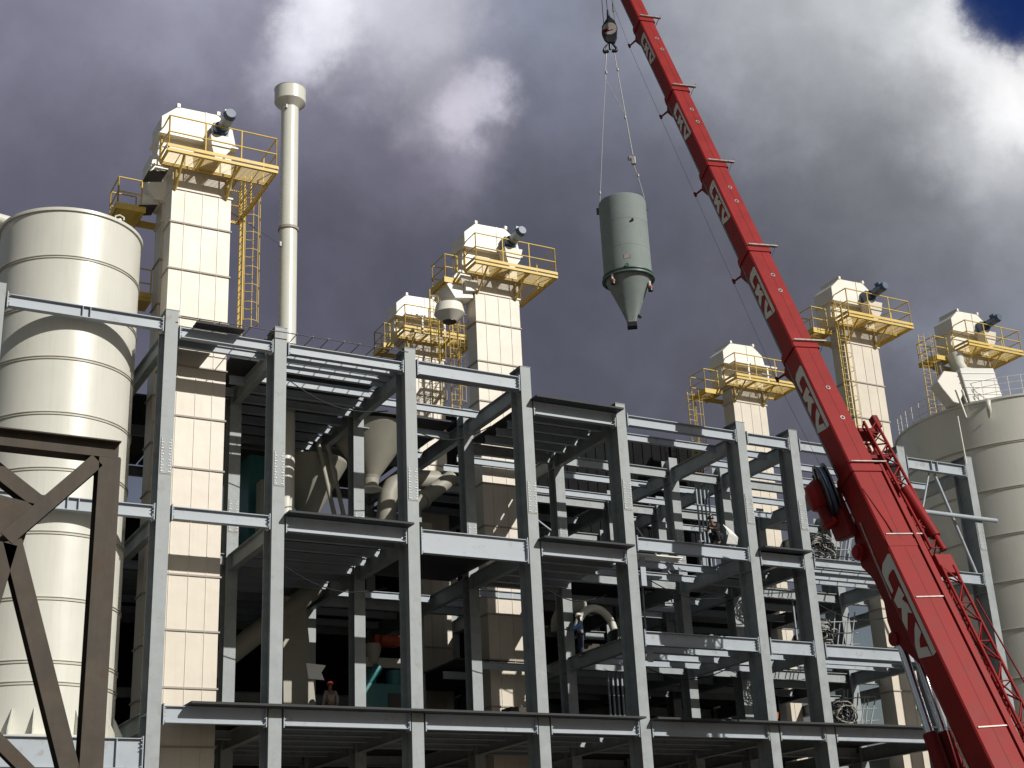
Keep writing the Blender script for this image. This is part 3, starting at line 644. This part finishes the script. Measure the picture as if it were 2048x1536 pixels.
q = MB(); q.prism([C(t_, .5, n_) for t_, n_ in ((10.9,-.5),(10.2,-1.5),(9.2,-1.55),(8.8,-.6))], SD*.35); q.build('drum_bracket', REDD, CR, bevel=.05)
# lift cylinder
q = MB(); q.tube(C(4.8,.30,-1.25), C(1.5,.45,-1.62), .15, n=24); q.tube(C(4.8,-.2,-1.25), C(1.5,-.1,-1.62), .15, n=24); lc = q.build('cylinder_rod', CHROME, CR)
q = MB(); q.tube(C(1.5,.45,-1.62), C(-7.5,.7,-2.5), .25, n=24); q.tube(C(1.5,-.1,-1.62), C(-7.5,-.1,-2.5), .25, n=24); q.build('cylinder_barrel', REDD, CR)
q = MB(); q.tube(C(4.9,.55,-1.25), C(4.9,-.6,-1.25), .24, n=20); q.build('cylinder_head', REDD, CR)
# stowed lattice fly jib on the right side
JB = []
def jib(t0, t1, so0, so1, hw, mtl, nbase=.15, step=.75):
    q = MB(); n_ = int((t1-t0)/step)
    f = lambda t: so0 + (so1-so0)*(t-t0)/(t1-t0)
    cs = [(0,-hw), (0,hw), (hw*1.5,-hw), (hw*1.5,hw)]
    for ds, dn in cs: q.tube(C(t0, -(f(t0)+ds), nbase+dn), C(t1, -(f(t1)+ds), nbase+dn), .06, n=6)
    for k in range(n_):
        ta = t0+(t1-t0)*k/n_; tb = t0+(t1-t0)*(k+1)/n_
        for (p1, p2) in ((0,1),(2,3),(0,2),(1,3)):
            a1 = cs[p1]; a2 = cs[p2]
            if k % 2: a1, a2 = a2, a1
            q.tube(C(ta, -(f(ta)+a1[0]), nbase+a1[1]), C(tb, -(f(tb)+a2[0]), nbase+a2[1]), .033, n=5)
            if k % 2 == 0: q.tube(C(ta, -(f(ta)+a1[0]), nbase+a1[1]), C(ta, -(f(ta)+a2[0]), nbase+a2[1]), .024, n=5)
    return q.build('lattice_jib', mtl, CR)
jib(-7.0, 6.6, 1.16, 1.20, .34, RED, .25); jib(7.4, 13.2, 1.22, 1.02, .36, RED, .15, .5); jib(7.8, 12.6, .85, .80, .22, REDD, -.2, .45)
q = MB(); q.tube(C(10.0,-1.32,.55), C(7.9,-1.65,.5), .2, n=18); q.tube(C(7.9,-1.65,.5), C(7.3,-1.72,.5), .12, n=14); q.build('jib_cylinder', RED, CR)
q = MB(); q.obox(C(6.7,-1.5,.45), U, SD, NB, .8, .7, .3); q.build('jib_box', RED, CR, bevel=.03)
for t, s_ in ((12.9,-1.2),(11.6,-1.1),(10.4,-1.05),(9.2,-1.05),(8.1,-1.1),(13.5,-1.9)):
    q = MB(); q.obox(C(t,s_,.1), U, SD, NB, .16 if t < 13 else .55, .9 if t < 13 else .22, .6 if t < 13 else .3); q.build('jib_bracket', REDD, CR)
q = MB(); q.poly([C(5.2,-1.95,.6), C(1.5,-2.15,.65)], .03); q.poly([C(5.0,-1.6,-.2), C(-3,-1.9,-.2)], .025); q.build('pendant_rope', REDD, CR)
# turntable and carrier below the picture
q = MB(); q.box(33.3, 36.3, 27.5, 32.2, 1.5, 2.6); q.tube((34.8,30,1.1),(34.8,30,1.5),1.2,n=32); q.build('turntable', RED, CR, bevel=.05)
q = MB(); q.box(33.4, 36.2, 21.5, 37.5, .8, 1.35); q.build('carrier_frame', REDD, CR, bevel=.05)
for y in (22.8, 24.6, 28.2, 30.0, 34.2, 36.0):
    for sx in (33.2, 36.0):
        q = MB(); q.tube((sx, y, .65), (sx+.4, y, .65), .65, n=32); q.build('wheel', BLACK, CR)
# boom head sheaves, out of frame above
q = MB(); q.obox(C(47.2, 0, -.35), U, SD, NB, .8, .7, 1.2); q.build('boom_head', RED, CR, bevel=.04)

# ------------------------------------------------------------ hook block, ropes, tank
HX, HY = 34.8, 49.9
Ls = lambda x, z: V(HX + x*.82, HY - x*.57, z)      # offset across the picture plane
HB = empty('hook_block', tuple(Ls(0, 43.0))); tag(HB, 'black crane hook block with double hook hanging from hoist ropes', 'hook block')
PX = V(.82, -.57, 0); PYV = V(.57, .82, 0)
b = MB()
for dy in (-.14, .02): b.prism([Ls(x, z)+PYV*dy for x, z in ((-.05,45.35),(-.28,45.0),(-.46,44.7),(-.50,44.3),(-.40,43.95),(-.22,43.72),(.12,43.68),(.26,44.0),(.33,44.5),(.22,44.95),(.02,45.2))], PYV*.06)
b.build('cheek_plate', BLACK, HB, bevel=.01)
b = MB(); b.tube(Ls(-.08,44.5)-PYV*.16, Ls(-.08,44.5)+PYV*.12, .36, n=24); b.tube(Ls(-.08,44.5)-PYV*.2, Ls(-.08,44.5)+PYV*.16, .12, n=16); b.build('sheave', WORN, HB)
b = MB(); b.prism([Ls(x, z)-PYV*.15 for x, z in ((-.46,44.45),(-.02,44.6),(.1,44.4),(-.44,44.25))], -PYV*.01); b.build('red_stripe', RED, HB)
b = MB(); b.tube(Ls(-.12,43.75), Ls(-.14,43.35), .09, .07, n=12)
for sg in (-1, 1):
    b.poly([Ls(-.14+sg*(.02+.30*math.sin(t)*1.0), 43.33+.22*(1-math.cos(t))-.17*math.sin(t)*1.5) for t in [R(15+18*k) for k in range(9)]], [.09,.09,.09,.085,.08,.07,.06,.05,.035], n=8)
b.build('double_hook', BLACK, HB)
b = MB(); b.tube(Ls(-.1,45.2), Ls(-.1,45.75), .09, .05, n=10); b.build('rope_socket', BLACK, HB)
b = MB()
for x, x2 in ((-.36,-.34),(-.12,-.12),(.2,.24)): b.tube(Ls(x,44.9), Ls(x2,50.3), .018, n=5)
b.tube(Ls(.19,45.6), Ls(.2,46.1), .05, n=6)
tag(b.build('hoist_rope', ROPE), 'three parallel hoist ropes running up from the hook block out of the picture', 'rope')
b = MB(); p = [C(t1-.55, w_*.35+.25, -h_/2-.47) for t0, t1, w_, h_ in SEC[:6]]
b.poly([C(8.5,.3,-1.0)]+[q_ for q_ in p[1:]]+[C(47,.2,-.8)], .007, n=5)
tag(b.build('signal_cable', ROPE), 'thin cable strung along the underside of the crane boom through its brackets', 'cable')
SLG = empty('sling', tuple(Ls(-.32, 43.1))); tag(SLG, 'thin two legged wire and chain sling between the hook and the hanging tank', 'sling')
b = MB(); b.poly([Ls(-.34,43.2), Ls(-.45,42.3), Ls(-.5,41.57)], .028, n=6); b.build('upper_leg', CHAIN, SLG)
b = MB(); b.poly([Ls(-.5,41.57), Ls(-.75,39.5), Ls(-1.27,34.6)], .016, n=5); b.build('left_leg', CHAIN, SLG)
b = MB(); b.poly([Ls(.05,43.2), Ls(.12,42.2), Ls(.33,39.57), Ls(.53,37.1)], .024, n=6); b.poly([Ls(-.5,41.57), Ls(.33,39.45)], .016, n=5); b.build('right_leg', CHAIN, SLG)
b = MB(); b.poly([Ls(.53,36.6), Ls(.72,35.7), Ls(.9,34.7)], .018, n=5); b.build('load_chain', CHAIN, SLG)
b = MB()
for x, z in ((-.43,42.0),(.15,42.1),(.32,39.3),(.7,35.95),(-1.22,35.2)): b.lathe(Ls(x,z), [(.03,-.1),(.055,-.05),(.055,.05),(.03,.1)], n=8)
b.build('shackle', CHAIN, SLG)
HO = empty('chain_hoist', tuple(Ls(.52, 36.8))); tag(HO, 'small chain hoist hanging in the right leg of the sling', 'chain hoist')
b = MB(); b.obox(Ls(.53,36.8), PX, PYV, V(0,0,1), .22, .2, .42); b.lathe(Ls(.40,36.95), [(.12,-.06),(.12,.06)], n=14, ax=PX); b.build('body', CHAIN, HO, bevel=.03)
b = MB(); b.poly([Ls(.42,37.0), Ls(.3,37.05), Ls(.27,36.85)], .025); b.build('lever', BLACK, HO)

TK = empty('hopper_tank', tuple(Ls(-.2, 28.0))); tag(TK, 'grey green cylindrical tank with conical bottom hanging from the crane hook', 'tank')
tc_ = Ls(-.2, 0)
b = MB(); b.lathe(tc_, [(1.14,30.45),(1.14,34.45),(1.12,34.5),(.3,34.75)], n=96); b.build('shell', TANK, TK)
for zz in (31.75, 33.15):
    b = MB(); b.lathe(tc_, [(1.14,zz-.012),(1.148,zz),(1.14,zz+.012)], n=96, cap=(False,False)); b.build('weld_seam', TANK, TK)
b = MB(); q_ = V(tc_.x, tc_.y, 0)-PYV*1.145+PX*.05; b.obox(q_+V(0,0,31.1), PX, PYV, V(0,0,1), .32, .012, .2); b.build('name_plate', WORN, TK)
b = MB(); b.lathe(tc_, [(1.14,30.30),(1.25,30.32),(1.25,30.40),(1.15,30.42)], n=96, cap=(False,False)); b.lathe(tc_, [(1.15,30.47),(1.22,30.5),(1.22,30.55),(1.14,30.57)], n=96, cap=(False,False)); b.build('flange_ring', TANKD, TK)
b = MB()
def ringp(r, z, sq):
    ps = []
    for k in range(48):
        t = 2*math.pi*k/48; c, s_ = math.cos(t), math.sin(t); e = 1 - .5*sq; rr = r/(abs(c)**(2/e)+abs(s_)**(2/e))**(e/2); q = PX*c*rr + PYV*s_*rr; ps.append(V(tc_.x, tc_.y, z)+q)
    return ps
rs = [ringp(1.12,30.4,0), ringp(.82,29.75,.15), ringp(.52,29.05,.6), ringp(.24,28.3,1.4), ringp(.22,28.15,1.5)]
vs_ = [p for r_ in rs for p in r_]; b.add(vs_, [(k*48+i, (k+1)*48+i, (k+1)*48+(i+1) % 48, k*48+(i+1) % 48) for k in range(4) for i in range(48)], True)
cn_ = b.build('cone', TANK, TK)
b = MB(); b.obox(V(tc_.x, tc_.y, 28.05), PX, PYV, V(0,0,1), .46, .46, .22); b.build('outlet', BLACK, TK)
b = MB(); b.tube(V(tc_.x,tc_.y,28.5)+PX*.3-PYV*.1, V(tc_.x,tc_.y,28.35)+PX*.42-PYV*.15, .07, n=10); b.build('drain_stub', BLACK, TK)
for off_, z in ((PX*-.72-PYV*.9, 30.0), (PX*1.0-PYV*.3, 29.75)):
    b = MB(); c_ = V(tc_.x, tc_.y, z)+off_; b.obox(c_+V(0,0,.18), PX, PYV, V(0,0,1), .08, .2, .28); hb = b.build('bracket', HOOD, TK)
    b = MB(); b.tube(c_-V(0,0,.16), c_+V(0,0,.08), .12, n=12); b.build('vibrator', BLACK, hb)
    b = MB(); b.tube(c_-V(0,0,.03), c_+V(0,0,.03), .135, n=12); b.build('red_band', ORANGE, hb)
b = MB(); q_ = V(tc_.x, tc_.y, 33.0)+PX*.43-PYV*1.02; b.tube(q_, q_-PYV*.16, .06, n=10); b.build('port', BLACK, TK)
b = MB(); q_ = V(tc_.x, tc_.y, 30.6)+PX*.0-PYV*1.15; b.tube(q_, q_-PYV*.12, .1, n=10); b.build('flange_port', TANKD, TK)
for sg in (-1, 1):
    b = MB(); q_ = V(tc_.x, tc_.y, 34.2)+PX*sg*1.13; b.obox(q_+PX*sg*.06, PX, PYV, V(0,0,1), .14, .05, .35); b.build('lifting_lug', TANKD, TK)

# ------------------------------------------------------------ brown truss in the foreground
TR = empty('steel_truss', (4.5, 20.2, 0)); tag(TR, 'dark rusty brown steel truss frame close by at the lower left', 'truss')
def mem(name, p, q, h=.32, wd=.26, up=(0,1,0)):
    b = MB(); b.ibeam(p, q, h, wd, up=up, tf=.022, tw=.018); return b.build(name, BROWN, TR, bevel=.004)
o = mem('chord', (0.4, 20.15, 8.61), (4.55, 20.15, 8.60), .28, .3, up=(0,0,1))
mem('post', (4.40, 20.15, 0), (4.40, 20.15, 8.46), .30, .32)
mem('diagonal', (4.22, 20.12, 8.40), (3.05, 20.12, 7.12), .24, .22)
mem('diagonal', (2.40, 20.45, 8.55), (3.55, 20.45, 7.75), .24, .22)
mem('diagonal', (3.13, 20.15, 7.10), (4.22, 20.15, 3.7), .28, .26)
mem('diagonal', (3.08, 20.15, 7.05), (2.6, 20.15, 4.6), .28, .26)
mem('diagonal', (2.5, 20.3, 5.05), (3.9, 20.3, 3.75), .2, .18)
mem('brace_back', (2.6, 20.6, 7.1), (3.3, 20.6, 7.45), .3, .25)
b = MB(); b.prism([V(2.6,20.33,7.9),V(3.45,20.33,7.75),V(3.3,20.33,7.0),V(2.6,20.33,7.0)], V(0,.02,0)); b.build('gusset_plate', BROWN, TR)

# ------------------------------------------------------------ equipment inside the frame
def cone_hopper(c, r0, r1, h, label, mt=GREYP, throat=.35, group='hoppers inside the frame'):
    E = empty('hopper', tuple(c)); tag(E, label, 'hopper', group)
    b = MB(); b.lathe(c, [(r1, 0), (r0, h), (r0, h+.12)], n=48, cap=(False, True)); b.build('cone', mt, E)
    b = MB(); b.lathe(c, [(throat*.9, -.5), (throat, -.1), (r1+.02, 0.02)], n=24, cap=(True, False)); b.build('throat', mt, E)
    b = MB(); b.lathe(c, [(throat+.05, -.56), (throat+.12, -.56), (throat+.12, -.5), (throat, -.5)], n=24, cap=(True, False)); b.build('outlet_flange', HOOD, E)
cone_hopper(V(22.0, 51.6, 19.7), 1.75, .38, 1.95, 'larger cream conical hopper behind the second row column, right side sunlit', GREYP)
cone_hopper(V(19.45, 52.0, 18.0), 1.55, .42, 2.0, 'smaller conical hopper left of the large one above the middle deck', GREYP)
E_ = empty('screw_conveyor', (19.8, 50.3, 15.4)); tag(E_, 'pair of thin steep pipes rising beside the hoppers', 'pipe')
for x in (18.35, 18.75):
    b = MB(); b.tube((x+1.6, 50.3, 17.3), (x+.85, 50.3, 20.4), .09, n=12); b.build('pipe', GREYP, E_)
b = MB(); b.box(20.0, 20.7, 50.1, 50.5, 17.15, 17.3); b.build('foot', WHITE, E_)
b = MB(); b.box(17.0, 18.7, 52.2, 53.6, 15.4, 20.3); t_ = b.build('cabinet', TEAL, bevel=.04); tag(t_, 'teal painted machine cabinet on the middle deck behind the second front column', 'cabinet')
b = MB(); b.box(17.1, 17.9, 51.0, 51.6, 15.4, 18.9); tag(b.build('cabinet', GREYP, bevel=.03), 'tan grey box on the middle deck left of the second front column', 'cabinet')
E_ = empty('elbow_duct', (24, 52.4, 18)); tag(E_, 'fat grey duct with elbow and sloping branch on the middle level', 'duct')
b = MB(); b.poly([V(23.0,52.4,17.6)]+[V(24.2-1.1*math.cos(R(a_)), 52.4, 18.9+1.2*math.sin(R(a_))) for a_ in (0,20,40,60,80)]+[V(25.8,52.4,20.2)], .42, n=20); b.build('duct', GREYP, E_)
b = MB(); b.tube((23.4,51.3,18.2), (25.9,51.9,20.2), .33, n=20); b.tube((24.3,51.52,18.92), (24.4,51.54,19.0), .4, n=20); b.build('branch', GREYP, E_)
b = MB(); b.box(21.2, 25.4, 52.9, 53.7, 17.3, 18.4); tag(b.build('trough', GREYP), 'long grey conveyor trough behind the hoppers', 'conveyor')
b = MB(); b.poly([V(20.9,47.2,15.6), V(21.5,47.0,16.2), V(21.9,47.0,16.3)], .16, n=12); tag(b.build('bent_pipe', HOOD), 'short cream bent pipe lying on the middle deck beside the third front column', 'pipe')
E_ = empty('blower', (22.4, 47.3, 15.4)); tag(E_, 'white blower housing at the edge of the middle deck near the third column', 'blower')
b = MB(); b.lathe(V(20.2, 50.0, 16.6), [(.0,-.15),(.3,-.15),(.3,.15),(.0,.15)], n=24, ax=(.3,-1,0)); b.obox(V(20.25,50.0,16.1), V(1,0,0), V(0,1,0), V(0,0,1), .3,.3,.5); b.build('housing', WHITE, E_)
# lower level
b = MB(); b.tube((20.9,52.5,15.9), (14.5,52.5,10.6), .42, n=24); tag(b.build('sloping_duct', GREYP), 'long grey duct sloping down to the left under the middle deck', 'duct')
b = MB(); P_ = [V(18.5,52.2,14.6), V(19.4,52.2,14.6), V(20.05,52.2,8.95), V(18.6,52.2,8.95)]; b.prism(P_, V(0,.8,0)); tag(b.build('tapered_duct', GREYP), 'tall tapering grey duct standing on the lower deck', 'duct')
E_ = empty('mill', (23.5, 54, 8.95)); tag(E_, 'teal mill machine on the lower deck between second and third front columns', 'machine')
b = MB(); b.box(22.4, 24.6, 53.5, 55.1, 9.1, 11.6); b.build('housing', TEAL, E_, bevel=.05)
b = MB(); b.box(23.5, 24.2, 53.46, 53.5, 10.5, 11.2); b.build('opening', BLACK, E_)
b = MB(); b.tube((22.6,53.8,11.6), (23.2,53.7,12.3), .3, .2, n=16); b.tube((24.0,54.0,11.6), (24.0,54.0,12.2), .35, n=16); b.build('feed_head', TEAL, E_)
b = MB(); b.lathe(V(23.0,53.9,12.5), [(.22,0),(.36,.55),(.36,.75)], n=20); tag(b.build('feed_cone', GREYP), 'small grey feed cone hanging above the teal mill', 'hopper')
b = MB(); b.box(22.3, 25.0, 53.8, 54.1, 12.3, 12.7); tag(b.build('support_rail', GREYP), 'grey support rail across above the teal mill', 'rail')
b = MB(); b.box(23.0, 24.2, 53.6, 54.2, 13.2, 13.6); b.tube((23.2,53.5,13.4),(24.1,53.5,13.4),.18,n=12); tag(b.build('drive_unit', ORANGE, bevel=.03), 'orange red drive unit above the teal mill', 'motor')
b = MB(); b.prism([V(18.62,49.9,11.55), V(19.4,49.9,11.5), V(19.22,49.9,11.22), V(19.34,49.9,10.95), V(18.72,49.9,10.98)], V(0,.03,0)); tag(b.build('sheet_panel', WHITE), 'bright white sheet panel beside the tapering duct', 'panel')
b = MB(); b.box(24.6, 25.0, 45.2, 45.5, 8.95, 9.25); b.box(24.3, 24.6, 45.2, 45.5, 8.95, 9.1); tag(b.build('paint_tin', WHITE, bevel=.05), 'white container on the lower deck left of the fourth front column', 'container')
b = MB(); b.poly([V(31.2+0*k, 50.2, 13.6) + V(-1.15*math.cos(R(a_))-.3, 0, .95*math.sin(R(a_))) for k, a_ in enumerate(range(-10, 100, 12))], .3, n=16); tag(b.build('bend_pipe', GREYP), 'thick curved pipe bend behind the fourth bay below the middle deck', 'pipe')
b = MB(); b.poly([V(30.9, 48.6, 13.0) + V(-.9*math.cos(R(a_))-.3, 0, 1.1*math.sin(R(a_))) for a_ in range(10, 175, 12)], .16, n=12); tag(b.build('arched_pipe', SILO), 'segmented arched pipe in the fourth bay catching the sun', 'pipe')
for z0, z1, lb in ((14.15, 15.3, 'upper'), (11.2, 12.0, 'lower')):
    b = MB(); b.box(30.42, 30.66, 44.75, 44.8, z0, z1); tag(b.build('hanging_sheet', STEELB), 'pale blue %s sheet hanging beside the fifth front column' % lb, 'sheet')
for k, (x, y, z) in enumerate([(31.5,52.5,9.0),(33.2,50.6,9.0),(40.6,51.5,9.0),(32.2,51.5,12.3),(41.5,51.5,12.3),(28,50.5,8.95)]):
    E_ = empty('pallet_stack', (x, y, z)); tag(E_, ['dark stacked crates on lower deck, fifth bay, at the back', 'dark stacked crates on lower deck close to the back row column of the fifth bay', 'dark stacked crates on lower deck behind the crane boom', 'dark stacked crates one floor up in the fifth bay', 'dark stacked crates one floor up behind the crane boom', 'dark stacked crates on lower deck of the fourth bay'][k], 'crates', 'crates stored on the decks')
    b = MB(); b.box(x-.7, x+.7, y-.4, y+.4, z+.1, z+.9+.2*(k % 3)); b.build('crate', BROWN, E_)
    b = MB()
    for dx in (-.5, 0, .5): b.box(x+dx-.06, x+dx+.06, y-.45, y+.45, z, z+.1)
    b.build('runner', BROWN, E_)
for i_, (xx, z0, z1) in enumerate([(33.0, 12.3, 15.6), (31.6, 8.95, 12.0), (41.8, 12.3, 15.6), (37.0, 15.9, 20.5)]):
    b = MB()
    for k in range(4): b.tube((xx+k*.22, 49.5, z0), (xx+k*.22, 49.5, z1), .045, n=8)
    tag(b.build('vertical_pipes', STEELB), ['row of thin vertical pipes in the fifth bay under the upper deck', 'row of thin vertical pipes in the fifth bay above the lower deck', 'row of thin vertical pipes behind the crane boom', 'row of thin vertical pipes near the roof in the narrow sixth bay'][i_], 'pipes', 'thin vertical service pipes')
# coiled cables on the floors right of the narrow bay
rc = random.Random(3)
for k, (x, y, z, r_) in enumerate([(40.3, 45.6, 15.9, .95), (40.1, 45.9, 12.25, .8), (40.5, 45.8, 9.0, .85)]):
    E_ = empty('cable_coil', (x, y, z)); tag(E_, ['tangled striped cable coil on the upper floor behind the crane boom', 'tangled striped cable coil on the middle floor behind the crane boom', 'tangled striped cable coil on the lowest floor behind the crane cylinder'][k], 'cable coil', 'cable coils right of the narrow bay')
    for nm, mt_, nn in (('dark_loops', BLACK, 14), ('pale_loops', GREYP, 6)):
        b = MB()
        for q in range(nn):
            cx_, cz_ = x+rc.uniform(-.25,.25), z+.45+rc.uniform(0,.5)
            rx, rz, tl = r_*rc.uniform(.35,.9), .45*rc.uniform(.6,1.1), rc.uniform(-.6,.6)
            pts = []
            for a_ in range(0, 361, 20):
                u_, v_ = rx*math.cos(R(a_)), rz*math.sin(R(a_)); pts.append(V(cx_+u_*math.cos(tl)-v_*math.sin(tl), y+.25*math.sin(R(a_*2+q*40))+rc.uniform(-.02,.02), max(z+.03, cz_+u_*math.sin(tl)+v_*math.cos(tl))))
            b.poly(pts, .028, n=5, cap=False)
        b.build(nm, mt_, E_)
    b = MB()
    for q in range(7): b.tube((x+.4+q*.25, y+.5, z+.1), (x+.9+q*.28, y+.6+.1*(q % 2), z+1.5+rc.uniform(0,.5)), .03, n=5)
    for q in range(3): b.tube((x+.3, y+.55, z+.4+q*.5), (x+2.6, y+.6, z+.6+q*.5), .025, n=5)
    b.build('bar_frame', STEEL, E_)

rc2 = random.Random(11)
spans = [((15.6,44.9,20.9),(20.1,45.4,20.2),'thin black cable sagging under the roof between second and third front columns'),
 ((20.7,45.2,19.6),(25.0,46.5,20.6),'thin black cable sagging under the roof between third and fourth front columns'),
 ((25.6,45.0,14.2),(29.3,45.6,13.9),'thin black cable sagging under the upper deck of the fourth bay'),
 ((29.9,44.8,14.9),(35.2,45.5,14.2),'thin black cable sagging under the upper floor of the fifth bay'),
 ((29.9,44.9,11.2),(35.2,46.0,11.4),'thin black cable sagging above the lower deck of the fifth bay'),
 ((15.7,45.2,14.1),(20.2,46.0,13.6),'thin black cable sagging under the middle deck between second and third columns'),
 ((38.6,45.2,14.6),(44.1,46.0,14.0),'thin black cable sagging behind the crane boom under the upper floor')]
for a_, c_, lb in spans:
    a_, c_ = Vector(a_), Vector(c_); b = MB()
    b.poly([a_.lerp(c_, k/12) - V(0,0,1)*(.55*math.sin(math.pi*k/12)) for k in range(13)], .022, n=5)
    tag(b.build('loose_cable', BLACK), lb, 'cable', 'loose cables strung inside the frame')
for k, (x, y, z, ln, lb) in enumerate([(31.0,46.3,15.87,2.6,'pale timber planks laid on joists of the fifth bay upper floor'),(32.0,46.2,12.22,2.4,'pale timber planks laid on joists of the fifth bay middle floor'),(39.3,46.8,12.18,2.8,'pale timber planks laid on joists behind the crane boom')]):
    E_ = empty('plank_stack', (x, y, z)); tag(E_, lb, 'planks', 'timber planks laid on the joists')
    for q in range(3):
        b = MB(); b.box(x+.05*q, x+ln+.12*q, y+.26*q, y+.26*q+.22, z+.01, z+.06); b.build('plank', HOOD, E_)

# ------------------------------------------------------------ people
def skin_obj(name, joints, bones, mt, parent, loc, yaw):
    me = bpy.data.meshes.new(name); rot = Matrix.Rotation(yaw, 3, 'Z')
    me.from_pydata([rot @ Vector(j[:3]) for j in joints], bones, []); me.materials.append(mt)
    o = bpy.data.objects.new(name, me); COL.objects.link(o); o.parent = parent
    md = o.modifiers.new('skin', 'SKIN'); me.skin_vertices[0].data[0].use_root = True
    for i, j in enumerate(joints): me.skin_vertices[0].data[i].radius = (j[3], j[4] if len(j) > 4 else j[3])
    md.use_smooth_shade = True
    sb = o.modifiers.new('sub', 'SUBSURF'); sb.levels = 1; sb.render_levels = 2
    return o
def person(loc, yaw, label, shirt, trousers, hat, crouch=False, arms='down'):
    E = empty('person', loc); tag(E, label, 'person')
    if crouch: pel, ch, nk, hd_ = (0,0,.42), (.22,0,.72), (.34,0,.86), (.42,0,1.0); kn = .42; hipk = (.30,.55); 
    else: pel, ch, nk, hd_ = (0,0,.95), (0.02,0,1.32), (.03,0,1.48), (.06,0,1.62)
    J = [(*pel,.15,.12), (*[(a+b_)/2 for a, b_ in zip(pel, ch)],.13,.11), (*ch,.17,.11), (*nk,.055), (*hd_,.095,.085), (hd_[0]+.01,0,hd_[2]+.10,.075,.07)]
    B = [(0,1),(1,2),(2,3),(3,4),(4,5)]
    for sg in (-1, 1):
        k = len(J)
        if crouch: L = [(.05,sg*.12,.38,.10),(.34,sg*.16,.50,.075),(.16,sg*.16,.10,.05),(.30,sg*.16,.04,.045)]
        else: L = [(0,sg*.10,.88,.105),(.03,sg*.12,.50,.075),(-.02,sg*.13,.10,.05),(.14,sg*.14,.04,.045)]
        J += L; B += [(0,k),(k,k+1),(k+1,k+2),(k+2,k+3)]
    for sg in (-1, 1):
        k = len(J); sh = (ch[0], sg*.20, ch[2]+.08)
        if arms == 'down' and not crouch: L = [(*sh,.06),(-.02,sg*.27,1.12,.048),(.08,sg*.26,.88,.036),(.12,sg*.25,.78,.04),(.14,sg*.25,.70,.02)]
        else: L = [(*sh,.06),(sh[0]+.18,sg*.24,sh[2]-.22,.048),(sh[0]+.42,sg*.18,sh[2]-.22,.036),(sh[0]+.52,sg*.16,sh[2]-.21,.04),(sh[0]+.60,sg*.15,sh[2]-.21,.02)]
        J += L; B += [(2,k)] + [(k+q, k+q+1) for q in range(4)]
    skin_obj('body', J, B, SKIN, E, loc, yaw)
    g_ = .018
    def sub(idx, name, mt):
        mp = {v_: i for i, v_ in enumerate(idx)}; jj = [tuple(list(J[v_][:3]) + [r_+g_ for r_ in J[v_][3:]]) for v_ in idx]
        bb = [(mp[a], mp[c]) for a, c in B if a in mp and c in mp]; skin_obj(name, jj, bb, mt, E, loc, yaw)
    sub([0,1,2,14,15,16,19,20,21], 'shirt', shirt); sub([0,6,7,8,10,11,12], 'trousers', trousers)
    q = MB(); rot = Matrix.Rotation(yaw, 3, 'Z'); hc = rot @ Vector((hd_[0], 0, hd_[2]+.07)) + Vector(loc)
    q.lathe(hc, [(.15,-.01),(.125,.0),(.12,.06),(.08,.11),(.01,.13)], n=16); q.build('helmet', hat, E)
    q = MB(); fw = rot @ Vector((1,0,0)); sdv = rot @ Vector((0,1,0)); f0 = rot @ Vector((hd_[0], 0, hd_[2])) + Vector(loc)
    for sg in (-1,1): q.lathe(f0+fw*.088+sdv*sg*.032+V(0,0,.02), [(0,-.01),(.012,0),(0,.01)], n=6)
    q.obox(f0+fw*.09-V(0,0,.05), fw, sdv, V(0,0,1), .01, .045, .01); q.build('face_marks', BLACK, E)
    return E
cs = {'grey': cloth('grey_shirt', (.30,.28,.25)), 'orange': cloth('orange_overall', (.55,.14,.04)), 'blue': cloth('blue_shirt', (.18,.32,.60)), 'navy': cloth('navy_trousers', (.03,.04,.07)), 'black': cloth('black_jacket', (.015,.015,.018)), 'dbrown': cloth('brown_trousers', (.20,.10,.06))}
HW = mat('white_helmet', (.75,.75,.72), .4); HY_ = mat('yellow_helmet', (.7,.45,.05), .4); HR = mat('red_helmet', (.35,.04,.04), .4)
person((20.1, 51.2, 9.35), R(90), 'worker in grey shirt and orange brown trousers standing with back turned on the lower deck', cs['grey'], cs['dbrown'], HR)
person((33.9, 44.2, 15.88), R(200), 'worker in black crouching on the beam in the fifth bay holding striped cloth', cs['black'], cs['black'], BLACK, crouch=True, arms='out')
b = MB()
for k in range(9): b.poly([V(34.15+.06*k, 44.0, 15.95), V(34.3+.05*k, 43.97, 16.4-.02*k), V(34.1+.05*k, 44.05, 16.75-.03*k)], .022, n=5)
tag(b.build('lanyard_bundle', WHITE), 'striped pale rope bundle held by the crouching worker', 'rope bundle')
person((29.5, 48.0, 11.9), R(160), 'worker in blue shirt bending in the fourth bay below the arched pipe', cs['blue'], cs['navy'], HW, arms='out')
person((39.25, 45.3, 14.0-1.73), R(180), 'worker in light blue shirt standing on the middle floor right of the seventh column', cs['blue'], cs['navy'], HW)
person((39.4, 45.3, 9.0), R(150), 'worker in light blue shirt standing on the lowest floor right of the seventh column', cs['blue'], cs['navy'], HY_)
person((36.0, 44.6, 8.95), R(100), 'worker in orange overalls at the narrow sixth bay on the lower deck', cs['orange'], cs['orange'], HY_, crouch=True, arms='out')
person((37.3, 46.5, 15.9), R(240), 'worker with white shirt in the narrow sixth bay on the upper deck', cs['blue'], cs['dbrown'], HW)
scn.render.engine = 'CYCLES'
